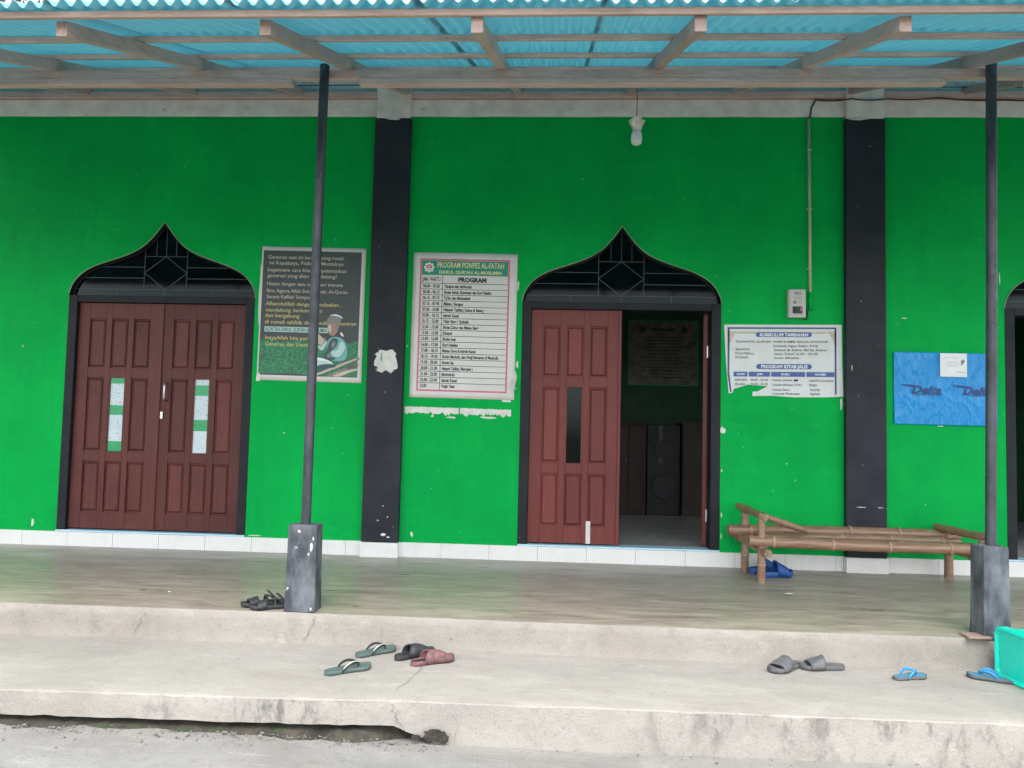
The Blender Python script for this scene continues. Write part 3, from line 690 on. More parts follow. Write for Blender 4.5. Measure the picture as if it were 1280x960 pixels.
# posts and their cement pedestals
for (px, bx, lean, lab) in ((-1.445, -1.445, .0, 'left'), (2.455, 2.452, .05, 'right')):
    po = obj('post', MB().tube([(px, -1.925, .49), (px+lean*.5, -1.92, 1.9), (px+lean, -1.90, 3.275)], .0285, 16), M['post'], V, smooth=False); smooth_shade(po)
    if lab == 'left': x0, x1, y0, y1 = -1.532, -1.358, -1.985, -1.862
    else: x0, x1, y0, y1 = 2.372, 2.512, -2.005, -1.862
    mb = MB(); rows = []
    for z, e in ((-.004, .004), (.25, .0), (.49, -.002), (.497, -.006)): rows.append([(x0-e, y0-e, z), (x1+e, y0-e, z), (x1+e, y1+e, z), (x0-e, y1+e, z)])
    mb.grid(rows, close=True); mb.f += [(3, 2, 1, 0), tuple(range(12, 16))]; mb.m += [0, 0]
    pe = obj('pedestal', mb, M['pedestal'], V, bevel=.006)
    if lab == 'left':
        for k, (fx, fz, fw_, fh) in enumerate(((x1-.03, .37, .022, .06), (x1-.045, .33, .012, .02), (x1-.02, .42, .01, .03), (x0+.07, .46, .02, .02), (x1-.02, .02, .014, .02))): ragged('paint_flake', fx, fz, fw_, fh, y0-.0022-.004*(1 if fz < .1 else 0), 301+k, 12, 'peel', pe)
    else:
        mb = MB(); mb.box(2.275, 2.40, -2.035, -1.93, .001, .013); obj('base_slab', mb, M['brick_slab'], pe, bevel=.003)

# cables under the roof
def cable(name, pts, r, label, cat='cable'):
    P = [Vector(p) for p in pts]; Q = []
    for a, b in zip(P, P[1:]):
        for k in range(6): Q.append(a.lerp(b, k/6)-Vector((0, 0, .012*math.sin(math.pi*k/6))))
    Q.append(P[-1]); return tag(obj(name, MB().tube(Q, r, 6), M['cable'], smooth=True), label, cat)
cable('cable', [(2.115, -.03, 3.875), (2.40, -.075, 3.865), (2.68, -.075, 3.865), (3.1, -.05, 3.885), (3.62, -.05, 3.865), (4.6, -.05, 3.87)], .006, 'black cable sagging along the cement band right of the cream conduit')
cable('cable', [(-6, -.1, 3.985), (-1.6, -.1, 3.975), (.4, -.1, 3.965), (2.4, -.1, 3.96), (5, -.1, 3.965)], .004, 'thin straight cable running high under the roof across the facade')
cable('cable', [(2.12, -.03, 3.88), (2.09, -.02, 3.82), (2.073, -.012, 3.715)], .007, 'short black cable dropping from the cement band into the cream conduit')

# ============================================================ THINGS ON THE WALL
fontcu = None
def text_pts(s, size, bold=0, shear=0, spacing=1.0):
    cu = bpy.data.curves.new('lettering', 'FONT'); cu.body = s; cu.size = size; cu.resolution_u = 2; cu.offset = bold; cu.shear = shear; cu.space_character = spacing
    cu.fill_mode = 'FRONT'
    o = bpy.data.objects.new('lettering', cu); C.objects.link(o)
    dg = bpy.context.evaluated_depsgraph_get(); me = o.evaluated_get(dg).to_mesh()
    v = [(p.co.x, p.co.y) for p in me.vertices]; f = [tuple(p.vertices) for p in me.polygons]
    o.evaluated_get(dg).to_mesh_clear(); bpy.data.objects.remove(o); bpy.data.curves.remove(cu)
    return v, f
class Print:
    """flat print on a hanging sheet: u runs right, v runs down from the top edge; wave() is the sheet's own buckle"""
    def __init__(s, x0, z0, y, wave=lambda u, v: 0, skew=(0, 0)): s.x0, s.z0, s.y, s.wave, s.skew = x0, z0, y, wave, skew
    def P(s, u, v, layer): return (s.x0+u+s.skew[0]*v, s.y-layer*.001+s.wave(u, v), s.z0-v+s.skew[1]*u)
    def rect(s, mb, u0, v0, u1, v1, layer=1, cell=.05):
        nu = max(1, int((u1-u0)/cell)+1); nv = max(1, int((v1-v0)/cell)+1)
        mb.grid([[s.P(lerp(u0, u1, i/nu), lerp(v0, v1, j/nv), layer) for i in range(nu+1)] for j in range(nv+1)]); return mb
    def frame(s, mb, u0, v0, u1, v1, t, layer=1):
        s.rect(mb, u0, v0, u1, v0+t, layer); s.rect(mb, u0, v1-t, u1, v1, layer); s.rect(mb, u0, v0+t, u0+t, v1-t, layer); s.rect(mb, u1-t, v0+t, u1, v1-t, layer)
    def poly(s, mb, pts, layer=1):
        n = MB().poly([(u, -v) for u, v in pts], 0); k = len(mb.v); mb.v += [s.P(a, -c, layer) for a, _, c in n.v]; mb.f += [tuple(k+i for i in f) for f in n.f]; mb.m += [0]*len(n.f)
    def text(s, mb, t, u, v, h, width=None, layer=2, align='l', bold=0, shear=0):
        """v = baseline, h = cap height, width = total width to fill"""
        pv, pf = text_pts(t, h/.7, bold, shear)
        if not pv: return
        a = min(p[0] for p in pv); b = max(p[0] for p in pv); k = (width/(b-a)) if width else 1.0
        wd = (b-a)*k; off = {'l': 0, 'c': -wd/2, 'r': -wd}[align]; n = len(mb.v)
        mb.v += [s.P(u+off+(x-a)*k, v-y, layer) for x, y in pv]; mb.f += [tuple(n+i for i in f) for f in pf]; mb.m += [0]*len(pf)
def sheet(name, pr, w_, h_, mat, parent, cell=.04, corner=None):
    mb = MB(); nu, nv = int(w_/cell)+1, int(h_/cell)+1
    mb.grid([[pr.P(lerp(0, w_, i/nu), lerp(0, h_, j/nv), 0) for i in range(nu+1)] for j in range(nv+1)])
    o = obj(name, mb, mat, parent, smooth=True, recalc=False); m = o.modifiers.new('thick', 'SOLIDIFY'); m.thickness = .001; m.offset = 1
    return o
def pobj(name, mb, mat, parent):
    o = obj(name, mb, M[mat], parent, recalc=False)
    if name in ('lettering', 'handwriting', 'print', 'ruled_lines'): o['kind'] = 'stuff'
    return o

# ---- timetable banner
W2, H2 = .872, 1.232
T = thing('timetable_banner', 'white timetable banner with green heading and pink border between pillar and middle doorway', 'banner', (-.78, 0, 1.32))
pr = Print(-1.217, 2.56, -.008, lambda u, v: -.004*math.sin(u*5+v*2)-.006*max(0, v-1.05)*(1 if True else 0), (-.003, -.008))
sheet('sheet', pr, W2+.012, H2, M['banner_white'], T)
mb = MB(); pr.frame(mb, .058, .052, W2-.052, H2-.055, .014); pobj('printed_border', mb, 'ink_pink', T)
mb = MB(); pr.rect(mb, .074, .068, W2-.068, .192); pobj('printed_heading', mb, 'ink_green', T)
mb = MB(); pr.text(mb, 'PROGRAM PONPES AL-FATAH', .205, .128, .048, .565, bold=.0012); pr.text(mb, "DARUL QUR'AN AL-MUSLIMIN", .222, .178, .026, .53, bold=.001); pobj('lettering', mb, 'ink_cream', T)
mb = MB()
em = [(.135+(.048 if k % 2 == 0 else .036)*math.cos(math.pi*k/8), .128+(.048 if k % 2 == 0 else .036)*math.sin(math.pi*k/8)) for k in range(16)]
pr.poly(mb, em, 2); e2 = pobj('emblem', mb, 'ink_white', T)
mb = MB(); ring = [(.135+.027*math.cos(2*math.pi*k/20), .128+.027*math.sin(2*math.pi*k/20)) for k in range(20)]; pr.poly(mb, ring, 3); pobj('emblem_disc', mb, 'ink_pink', T)
mb = MB(); pr.poly(mb, [(.115, .132), (.135, .138), (.155, .132), (.155, .142), (.135, .149), (.115, .142)], 4); pr.poly(mb, [(.128, .125), (.135, .108), (.142, .125)], 4); pobj('emblem_book', mb, 'ink_white', T)
rowsT = [('04.00 - 05.00', 'Tahajud dan Istighosah', .235), ('05.00 - 06.15', 'Sholat Subuh, Khotmaan dan Kuri Halafan', .40), ('06.15 - 07.15', "Ta'lim dan Muhasabah", .225), ('07.15 - 07.45', 'Makan / Sarapan', .165),
         ('07.45 - 10.00', 'Halaqoh Tahfidz ( Subuq & Sabaq )', .345), ('10.00 - 10.15', 'Istirah Kanal', .13), ('10.15 - 12.00', 'Tidur Siang / Qailulah', .215), ('12.00 - 13.00', 'Sholat Zuhur dan Makan Siang', .30),
         ('13.30 - 15.00', 'Diniyah', .08), ('15.00 - 16.00', 'Sholat Asar', .115), ('16.00 - 17.00', 'Kuri Halafan', .13), ('17.00 - 18.15', 'Makan Sore & Istirah Kanal', .28), ('18.15 - 19.30', 'Sholat Maghrib, dan Ngaji Bersama di Musholla', .475),
         ('19.30 - 20.00', 'Sholat Isa', .10), ('20.00 - 21.00', 'Halaqoh Tahfidz ( Murojaah )', .26), ('21.00 - 22.00', "Muthola'ah", .11), ('22.00 - 23.00', 'Istirah Kanal', .13), ('23.00', 'Wajib Tidur', .115)]
ink = MB(); v0 = .262; rh = (H2-.075-v0)/18
pr.text(ink, 'JAM / WAKTU', .08, .245, .034, .155, bold=.001); pr.text(ink, 'PROGRAM', .385, .247, .036, .24, bold=.003)
for k, (a, b, wd) in enumerate(rowsT):
    vb = v0+rh*k+rh*.76
    pr.text(ink, a, .088, vb, .027, .142 if len(a) > 6 else .055, bold=.0013); pr.text(ink, b, .268, vb, .026, wd, bold=.0013)
pobj('lettering', ink, 'ink_black', T)
ln = MB()
for k in range(18): pr.rect(ln, .074, v0+rh*k-.0022, W2-.068, v0+rh*k+.0022, 1, .1)
pr.rect(ln, .251, .194, .2555, H2-.07, 2, .1); pobj('ruled_lines', ln, 'ink_black', T)
# curled lower right corner
mb = MB(); rows = []
for i in range(7):
    a = i/6*math.pi*.9; rows.append([(-.385+.03*math.sin(a)+.004*i+j*.012*(1 if i < 4 else .6), -.012-.022*(1-math.cos(a)), 1.335+.055*j+.012*i) for j in range(3)])
o = obj('curled_corner', mb.grid(rows), M['banner_white'], T, smooth=True, recalc=False)

# ---- recruiting poster with reading child
W1, H1 = .905, 1.15
T = thing('school_poster', 'dark school poster with yellow text and picture of a child reading, beside the shut doors', 'poster', (-2.08, 0, 1.44))
pr = Print(-2.532, 2.598, -.007, lambda u, v: -.003*math.sin(u*4-v*3), (-.004, -.012))
sheet('sheet', pr, W1, H1, M['banner_white'], T)
mb = MB(); pr.rect(mb, .012, .034, W1-.038, H1-.045, 1); pobj('printed_ground', mb, 'ink_dark', T)
mb = MB(); rr = random.Random(4)
top = [(.013+(W1-.053)*k/30, .80+.025*nz(k*.35, 3)+.02*rr.random()-.05*max(0, nz(k*.2, 8))) for k in range(31)]
pr.poly(mb, top+[(W1-.04, H1-.05), (.42, H1-.05), (.36, H1-.062), (.013, H1-.06)], 2); pobj('printed_grass', mb, 'ink_grass', T)
mb = MB()
L1 = [('Generasi saat ini banyak yang rusak', .055, .105, .66), ('ini Kepalanya, Fisiknya, Mentalnya', .068, .155, .645), ('bagaimana cara kita menyelamatkan', .055, .215, .685), ('generasi yang akan mendatang?', .055, .265, .605),
      ('Hanya dengan satu cara mari menata', .055, .335, .66), ('Ilmu Agama Allah Swt, Sunnah, Al-Quran', .055, .395, .70), ('Secara Kaffah/ Sempurna', .055, .447, .43)]
for s_, u, v, wd in L1: pr.text(mb, s_, u, v, .030, wd, 2, bold=.0004)
pobj('lettering', mb, 'ink_beige', T)
mb = MB()
for s_, u, v, wd in [('Alhamdulillah dengan mendoakan ,', .05, .508, .66), ('mendukung, berkontribusi', .055, .562, .49), ('dan bergabung', .05, .61, .30), ("di rumah tahfidz dan pondok pesantren", .05, .665, .795), ('InsyaAllah kita perbaiki', .06, .825-.025, .46), ('Generasi dan Ummat', .06, .875-.02, .41)]:
    pr.text(mb, s_, u, v, .032, wd, 3, bold=.0006)
pobj('lettering', mb, 'ink_yellow', T)
mb = MB(); pr.rect(mb, .05, .69, .60, .735, 3); pobj('printed_panel', mb, 'ink_mint', T)
mb = MB(); pr.text(mb, "ALFATAH DARUL QUR'AN AL MUSLIMIN", .056, .728, .032, .535, 4, bold=.0008); pobj('lettering', mb, 'ink_teal2', T)
def soft(P, n=4):
    Q = []; k = len(P)
    for i in range(k):
        p0, p1, p2, p3 = P[i-1], P[i], P[(i+1) % k], P[(i+2) % k]
        for j in range(n):
            t = j/n; Q.append(tuple(.5*(2*p1[c]+(p2[c]-p0[c])*t+(2*p0[c]-5*p1[c]+4*p2[c]-p3[c])*t*t+(3*p1[c]-p0[c]-3*p2[c]+p3[c])*t**3) for c in (0, 1)))
    return Q
def pic(mat, *polys, layer=4):
    for p in polys:
        mb = MB(); pr.poly(mb, soft(p), layer); pobj('printed_figure', mb, mat, T)
pic('ink_bark', [(.47, 1.09), (.60, 1.04), (.72, .985), (.865, .935), (.866, .962), (.72, 1.022), (.60, 1.07), (.50, 1.105)], [(.60, 1.10), (.70, 1.05), (.80, 1.005), (.866, .988), (.866, 1.012), (.76, 1.05), (.66, 1.10)], layer=3)
pic('ink_beige', [(.50, 1.09), (.66, 1.02), (.84, .948), (.85, .955), (.68, 1.032), (.52, 1.098)], [(.66, 1.095), (.78, 1.045), (.862, 1.03), (.862, 1.045), (.80, 1.065), (.72, 1.10)], layer=4)
pic('ink_white', [(.455, .958), (.50, .942), (.58, .955), (.65, .985), (.63, 1.01), (.56, 1.02), (.50, 1.06), (.465, 1.09), (.445, 1.08), (.445, 1.0)], layer=4)
pic('ink_mint', [(.49, .985), (.55, .968), (.63, .985), (.66, 1.005), (.60, 1.015), (.54, 1.03), (.505, 1.07), (.49, 1.06)], layer=5)
pic('ink_teal2', [(.52, 1.02), (.58, 1.0), (.66, 1.0), (.68, 1.02), (.60, 1.04), (.54, 1.07)], layer=6)
pic('ink_teal', [(.615, .785), (.655, .765), (.71, .77), (.75, .80), (.772, .85), (.775, .91), (.76, .955), (.70, .972), (.62, .958), (.585, .93), (.60, .87), (.60, .82)], layer=5)
pic('ink_mint', [(.725, .80), (.752, .83), (.748, .88), (.70, .935), (.655, .925), (.63, .89), (.655, .885), (.69, .87), (.705, .83)], [(.60, .80), (.585, .85), (.555, .885), (.515, .855), (.49, .825), (.505, .82), (.545, .85), (.575, .815)], layer=6)
pic('ink_teal2', [(.625, .80), (.655, .775), (.69, .79), (.68, .84), (.645, .88), (.62, .93), (.68, .945), (.64, .965), (.575, .94), (.60, .88), (.61, .84)], layer=6)
pic('ink_grey', [(.64, .82), (.665, .80), (.67, .83), (.645, .86)], [(.60, .925), (.63, .90), (.635, .925), (.615, .945)], layer=7)
pic('ink_skin', [(.60, .65), (.635, .64), (.675, .645), (.69, .68), (.683, .72), (.66, .752), (.63, .755), (.61, .735), (.60, .70)], [(.555, .792), (.575, .775), (.588, .79), (.575, .818), (.56, .815)], [(.488, .802), (.51, .812), (.512, .832), (.496, .832)], layer=6)
pic('ink_beige', [(.603, .67), (.625, .665), (.632, .70), (.62, .735), (.606, .715)], layer=7)
pic('ink_grey', [(.592, .655), (.594, .615), (.62, .588), (.66, .58), (.70, .592), (.712, .62), (.70, .645), (.65, .648)], [(.675, .645), (.70, .645), (.695, .70), (.682, .715)], layer=7)
pic('ink_beige', [(.458, .752), (.50, .722), (.54, .76), (.582, .80), (.548, .842), (.50, .80)], layer=7)
pic('ink_grey', [(.545, .765), (.585, .80), (.552, .842), (.575, .80)], layer=8)
pic('ink_white', [(.715, .722), (.735, .742), (.737, .762), (.712, .745)], [(.615, .585), (.66, .572), (.71, .588), (.725, .61), (.695, .594), (.65, .585)], layer=8)
ragged('paper_remnant', -2.535, 2.2, .03, .7, -.004, 61, 26, 'peel', T); ragged('paper_remnant', -2.52, 1.47, .05, .10, -.009, 62, 16, 'peel', T)

# ---- torn curriculum banner
T = thing('curriculum_banner', 'white and blue curriculum banner with torn lower edge right of middle doorway', 'banner', (1.87, 0, 1.40))
pr = Print(1.388, 1.984, -.006, lambda u, v: 0, (.004, .013))
k_ = .00648
def pv(px, py): return ((px-905)*k_*1.0, (py-406)*k_)
outl = [(0, 0), (.952, 0), pv(1052, 450), pv(1053.5, 497), pv(1030, 498), pv(992, 498.3), pv(965, 496.5), pv(945, 497), pv(941, 494), pv(960, 484.5), pv(937, 483), pv(931, 473), pv(936.5, 482.3), pv(926, 485.5), pv(917.5, 488), pv(916, 493), pv(911, 494), pv(907.5, 455)]
mb = MB(); pr.poly(mb, outl, 0); o = obj('sheet', mb, M['banner_clean'], T, recalc=False); m = o.modifiers.new('thick', 'SOLIDIFY'); m.thickness = .001; m.offset = -1
mb = MB(); pr.poly(mb, [(.035, .055), (.10, .055), (.075, .10), (.045, .16), (.038, .2)], 1); pr.poly(mb, [(.905, .055), (.83, .055), (.86, .09), (.885, .14), (.90, .2)], 1); pr.rect(mb, .10, .058, .83, .075, 1); pobj('printed_ornament', mb, 'ink_beige', T)
mb = MB(); pr.rect(mb, .028, .022, .908, .036, 1); pr.rect(mb, .028, .036, .044, .40, 1); pr.poly(mb, [(.028, .40), (.044, .40), (.063, .56), (.049, .56)], 1); pr.rect(mb, .893, .036, .908, .575, 1); pobj('printed_border', mb, 'ink_navy', T)
def pill(mb, u0, u1, v0, v1):
    r = (v1-v0)/2; c = (v0+v1)/2
    pts = [(u0+r-r*math.sin(math.pi*k/8), c-r*math.cos(math.pi*k/8)) for k in range(9)] + [(u1-r+r*math.sin(math.pi*k/8), c+r*math.cos(math.pi*k/8)) for k in range(9)]
    pr.poly(mb, pts, 2)
mb = MB(); pill(mb, .258, .71, .063, .103); pill(mb, .262, .71, .325, .368)
for a, b in ((.077, .19), (.20, .372), (.382, .655), (.665, .915)): pr.rect(mb, a, .39, min(b, .89), .43, 2)
pobj('printed_panel', mb, 'ink_blue', T)
mb = MB(); pr.text(mb, 'KURIKULUM TAMBAHAN', .29, .097, .026, .39, 3, bold=.0012); pr.text(mb, 'PROGRAM KITAB JALIS', .30, .360, .027, .375, 3, bold=.0012)
for s_, u, wd in (('HARI', .105, .06), ('JAM', .265, .045), ('GURU', .46, .07), ('MATERI', .735, .085)): pr.text(mb, s_, u, .418, .016, wd, 3, bold=.0006)
pobj('lettering', mb, 'ink_white', T)
mb = MB()
for s_, u, v, wd in (("TILAWATIL QUR'AN", .092, .150, .285), ('HARI KAMIS, BA\'DA DHUHUR', .400, .150, .44), ('(Ustadz Agus Salim, S.Pd)', .400, .184, .36), ('SEWING', .092, .214, .115), ('Selasa & Sabtu Ba\'da Ashar', .405, .218, .43), ('FOOTBALL', .092, .248, .155), ('Sabtu Pukul 16.00 - 05.30', .405, .250, .35), ('PUASA', .092, .281, .105), ('Senin &Kamis', .405, .283, .20),
                      ('SENIN', .088, .466, .095), ('04.30 - 05.30', .215, .466, .14), ('Ustadz Zaenal', .392, .466, .155), ('HADIST & B ARAB', .69, .470, .19), ('SELASA', .088, .502, .085), ('04.30 - 05.30', .215, .500, .14), ('Ustadz Ahmad, S.Pd.I', .392, .505, .235), ('FIQIH', .69, .507, .06),
                      ('Ustadz Ilham', .392, .546, .14), ('TAUHID', .69, .546, .085), ('Ustadz Rahmat', .392, .578, .22), ('TAJWID', .69, .580, .085)):
    pr.text(mb, s_, u, v, .018, wd, 2, bold=.0003)
pr.poly(mb, [(.562, .452), (.598, .45), (.602, .466), (.566, .47)], 2)
pobj('lettering', mb, 'ink_black', T)
mb = MB(); rows = [[(1.388+pv(941, 494)[0]+a*.03, -.009-.012*a, 1.984-pv(941, 494)[1]+b) for a in (0, 1)] for b in (.02, -.005, -.018)]
obj('curled_tear', mb.grid(rows), M['ink_white'], T, recalc=False)
ragged('paper_remnant', 2.335, 1.35, .022, .13, -.0055, 65, 16, 'peel', T)

# ---- breaker box and conduit
T = thing('breaker_box', 'small grey electric breaker box on the wall above the torn banner', 'breaker box', (1.965, 0, 2.045))
bx = obj('housing', MB().box(1.897, 2.035, -.058, -.001, 2.045, 2.277), M['mcb'], T, bevel=.006)
obj('cover', MB().box(1.908, 2.024, -.064, -.0585, 2.056, 2.268), M['mcb'], T, bevel=.003)
obj('switch_window', MB().box(1.925, 2.005, -.066, -.0645, 2.075, 2.135), M['ink_black'], T, bevel=.002)
for x, m in ((1.938, 'ink_teal2'), (1.958, 'ink_teal2'), (1.984, 'ink_pink')): obj('breaker_switch', MB().box(x, x+.015, -.076, -.0665, 2.095, 2.125), M[m], T, bevel=.002)
mb = MB(); pr = Print(1.908, 2.268, -.0645); pr.text(mb, 'MCB', .032, .035, .02, .055, 1, bold=.001)
for v in (.058, .072): pr.rect(mb, .025, v, .095, v+.003, 1, .2)
for u in (.05, .068, .086): pr.rect(mb, u, .085, u+.004, .112, 1, .2)
pr.poly(mb, [(.024+.014*math.cos(a*.628)+.01, .10+.014*math.sin(a*.628)) for a in range(10)], 1); pobj('lettering', mb, 'ink_grey', T)
obj('side_cable', MB().tube([(2.055, -.008, 2.12), (2.06, -.02, 2.07), (2.05, -.03, 2.035), (2.02, -.03, 2.035)], .006, 6), M['cable'], T, smooth=True)
T = thing('conduit', 'cream cable conduit running up the wall to the breaker box', 'conduit', (2.075, 0, 2.27))
obj('pipe', MB().tube([(2.083, -.013, 2.26), (2.079, -.013, 2.8), (2.069, -.013, 3.72)], .0125, 10), M['conduit'], T, smooth=True)
obj('sleeve', MB().tube([(2.083, -.013, 2.11), (2.083, -.013, 2.262)], .015, 10), M['green'], T, smooth=True)
for z in (2.45, 2.95, 3.45): obj('clip', MB().box(2.058, 2.094, -.028, -.001, z, z+.012), M['conduit'], T, bevel=.003)

# ---- blue plastic film
T = thing('plastic_sheet', 'shiny blue plastic sheet taped on the wall beside the right post', 'plastic sheet', (3.16, 0, 1.19))
def crk(u, v): return -.005*nz(u*4, v*1.5, 2)-.0045*max(0, 1-abs(nz(u*5+v*3.2, v*2.2-u*1.5, 2))*5)**2-.003*max(0, 1-abs(nz(u*9-v*4, v*5, 9))*5)**2
pr = Print(2.752, 1.782, -.012, crk, (0, -.004))
sheet('film', pr, .815, .588, M['blue_sheet'], T, .008)
mb = MB()
for u in (.095, .495):
    pr.text(mb, 'Delta', u+.04, .335, .062, .235, 4, bold=.004, shear=.35); pr.poly(mb, [(u-.04, .262), (u+.075, .268), (u+.06, .285), (u-.01, .278)], 4); pr.rect(mb, u+.06, .341, u+.29, .347, 4, .01)
pobj('lettering', mb, 'blue_ink', T)
mb = MB(); P2 = Print(2.752, 1.782, -.024, lambda u, v: -.003*u, (0, -.004)); 
T = thing('paper_note', 'small white paper note on top of the blue plastic sheet', 'paper note', (3.215, 0, 1.59))
mb = MB(); P2.rect(mb, .36, .005, .57, .195, 0); o = pobj('paper', mb, 'ink_white', T); m = o.modifiers.new('thick', 'SOLIDIFY'); m.thickness = .0008
mb = MB()
for v, a, b in ((.04, .39, .50), (.075, .41, .49), (.09, .41, .51), (.105, .42, .50), (.155, .49, .55)):
    for k in range(9): 
        u = lerp(a, b, k/9); P2.rect(mb, u, v+.003*nz(k, v*40), u+.009, v+.003+.003*nz(k, v*40), 1.5)
P2.poly(mb, [(.52, .065), (.545, .05), (.555, .07), (.535, .095), (.52, .105), (.525, .085)], 1.5)
pobj('handwriting', mb, 'ink_grey', T)

# ---- notice on the back wall of the room
T = thing('framed_notice', 'pale framed notice on the inner wall seen through the open doorway', 'notice board', (1.34, YB, 1.66))
obj('frame', MB().box(.90, 1.78, YB-.03, YB-.002, 1.65, 2.485), M['ink_green'], T, bevel=.006)
pr = Print(.925, 2.46, YB-.031)
mb = MB(); pr.rect(mb, 0, 0, .83, .785, 0); pobj('paper', mb, 'ink_bark', T)
mb = MB(); pr.text(mb, 'PENGUMUMAN', .26, .11, .04, .30, 1, bold=.002)
for k in range(13): a = .12+.05*(k % 3); pr.rect(mb, a, .19+k*.042, .83-a, .20+k*.042, 1, .3)
mb = MB(); 
for k in range(13): a = .12+.05*(k % 3); pr.rect(mb, a, .19+k*.042, .83-a, .20+k*.042, 1, .3)
pr.rect(mb, .27, .085, .55, .115, 1, .3)
for u in (.16, .67): pr.poly(mb, [(u+.045*math.cos(2*math.pi*k/12), .10+.045*math.sin(2*math.pi*k/12)) for k in range(12)], 1)
pobj('print', mb, 'ink_black', T)
# ---- cabinets in the room
def cabinet(name, label, x0, x1, y0, z1, mat):
    T = thing(name, label, 'cabinet', ((x0+x1)/2, y0+.2, .12)); c = .016
    obj('carcass', MB().box(x0, x1, y0, y0+.42, .12, z1-.025), mat, T, bevel=.004); obj('top', MB().box(x0-.012, x1+.012, y0-.015, y0+.43, z1-.024, z1), mat, T, bevel=.004)
    xm = (x0+x1)/2
    for a, b in ((x0+c, xm-.003), (xm+.003, x1-c)):
        d = obj('cabinet_door', MB().box(a, b, y0-.018, y0-.001, .17, z1-.05), mat, T, bevel=.003)
        obj('knob', MB().box((b-.035) if a < xm-.05 else (a+.02), (b-.02) if a < xm-.05 else a+.035, y0-.034, y0-.0185, .72, .76), M['rubber_grey'], d, bevel=.002)
cabinet('cabinet', 'dark brown low cabinet just inside the open doorway, leftmost', .66, 1.075, 2.62, 1.19, M['cabinet'])
cabinet('cabinet', 'grey brown low cabinet at right inside the open doorway', 1.49, 1.95, 2.62, 1.20, M['laminate'])
T = thing('loudspeaker', 'black loudspeaker box between the two cabinets inside the room', 'loudspeaker', (1.28, 2.8, .12))
obj('case', MB().box(1.09, 1.475, 2.66, 3.0, .12, 1.17), M['cable'], T, bevel=.01)
for z, r in ((.45, .14), (.88, .11)):
    mb = MB(); mb.tube([(1.28, 2.659, z), (1.28, 2.645, z)], [r, r*.97], 24); mb.tube([(1.28, 2.6449, z), (1.28, 2.65, z)], [r*.8, r*.3], 24); obj('driver', mb, M['rubber_black'], T, smooth=False)
obj('cloth_strip', MB().box(1.22, 1.27, 2.652, 2.657, .72, 1.16), M['rubber_grey'], T)

# ---- bulb in a plastic bag
T = thing('hanging_bulb', 'white bulb and bag-wrapped socket hanging from the front beam on a wire', 'light bulb', (.468, -1.78, 2.83))
obj('wire', MB().tube([(.464, -1.78, 3.21), (.469, -1.78, 3.1), (.466, -1.78, 2.975)], .0028, 6), M['cable'], T)
n = 14; rows = []
for z, r, j in ((2.985, .046, .35), (2.968, .040, .3), (2.945, .030, .2), (2.925, .026, .1), (2.912, .023, .05)):
    rows.append([(.468+r*(1+j*math.sin(5*a+1)*.7)*math.cos(a), -1.78+r*(1+j*math.cos(4*a)*.7)*math.sin(a), z+j*.015*math.sin(3*a)) for a in [2*math.pi*k/n for k in range(n)]])
obj('wrapped_socket', MB().grid(rows, close=True), M['socket'], T, smooth=True, recalc=False)
rows = []
for z, r in ((2.915, .018), (2.908, .026), (2.895, .032), (2.87, .0335), (2.85, .033), (2.838, .028), (2.831, .016), (2.829, .003)):
    rows.append([(.468+r*math.cos(2*math.pi*k/18), -1.78+r*math.sin(2*math.pi*k/18), z) for k in range(18)])
obj('bulb_glass', MB().grid(rows, close=True), M['bulb'], T, smooth=True)

# ============================================================ BAMBOO BENCH
T = thing('bamboo_bench', 'low brown bamboo bench with one raised end against the green wall', 'bench', (2.3, -.4, 0))
def pole(name, a, b, r, seed=0, gap=.34, parent=T):
    a = Vector(a); b = Vector(b); Ln = (b-a).length; rr = random.Random(seed); pts = []; rad = []
    nodes = []; t = rr.uniform(.1, gap)
    while t < Ln-.03: nodes.append(t); t += gap*rr.uniform(.85, 1.15)
    ks = [0, Ln, Ln*.25, Ln*.5, Ln*.75]; bow = rr.uniform(-.008, .008)*min(1, Ln/1.5)
    for q in nodes: ks += [q-.02, q-.007, q, q+.007, q+.02]
    ks = sorted(k for k in ks if 0 <= k <= Ln)
    for k in ks:
        pts.append(a.lerp(b, k/Ln)+Vector((0, bow*.6, bow))*math.sin(math.pi*k/Ln)); f = 1
        for q in nodes:
            if abs(k-q) < .001: f = 1.0
            elif abs(k-q) < .010: f = 1.13
        rad.append(r*f*(1-.06*k/Ln))
    o = obj(name, MB().tube(pts, rad, 14), M['bamboo'], parent); smooth_shade(o, 50)
    dv = (b-a).normalized()
    for q in nodes:
        i = min(range(len(ks)), key=lambda j: abs(ks[j]-q)); rn = obj('node_ring', MB().tube([pts[i]-dv*.006, pts[i]-dv*.002, pts[i]+dv*.002, pts[i]+dv*.006], [r*1.125, r*1.15, r*1.13, r*1.115], 14, cap=False), M['bamboo_node'], o, smooth=True)
    for e, d in ((a, (a-b).normalized()), (b, (b-a).normalized())):
        e_ = obj('cut_end', MB().tube([e+d*.0005, e+d*.0025], [r*.93*(1 if e is a else .94), r*.90*(1 if e is a else .94)], 14), M['bamboo_end'], o)
    return o
pole('front_rail', (1.45, -.60, .300), (3.18, -.60, .288), .041, 3, .42)
pole('rear_rail', (1.40, -.15, .318), (3.20, -.12, .325), .046, 4, .42)
pole('seat_pole', (1.62, -.29, .292), (3.12, -.28, .295), .032, 5); pole('seat_pole', (1.60, -.45, .286), (3.14, -.44, .284), .032, 6)
pole('leg', (1.543, -.60, 0), (1.543, -.60, .502), .029, 7, .2); pole('leg', (1.533, -.15, 0), (1.533, -.15, .50), .030, 8, .22)
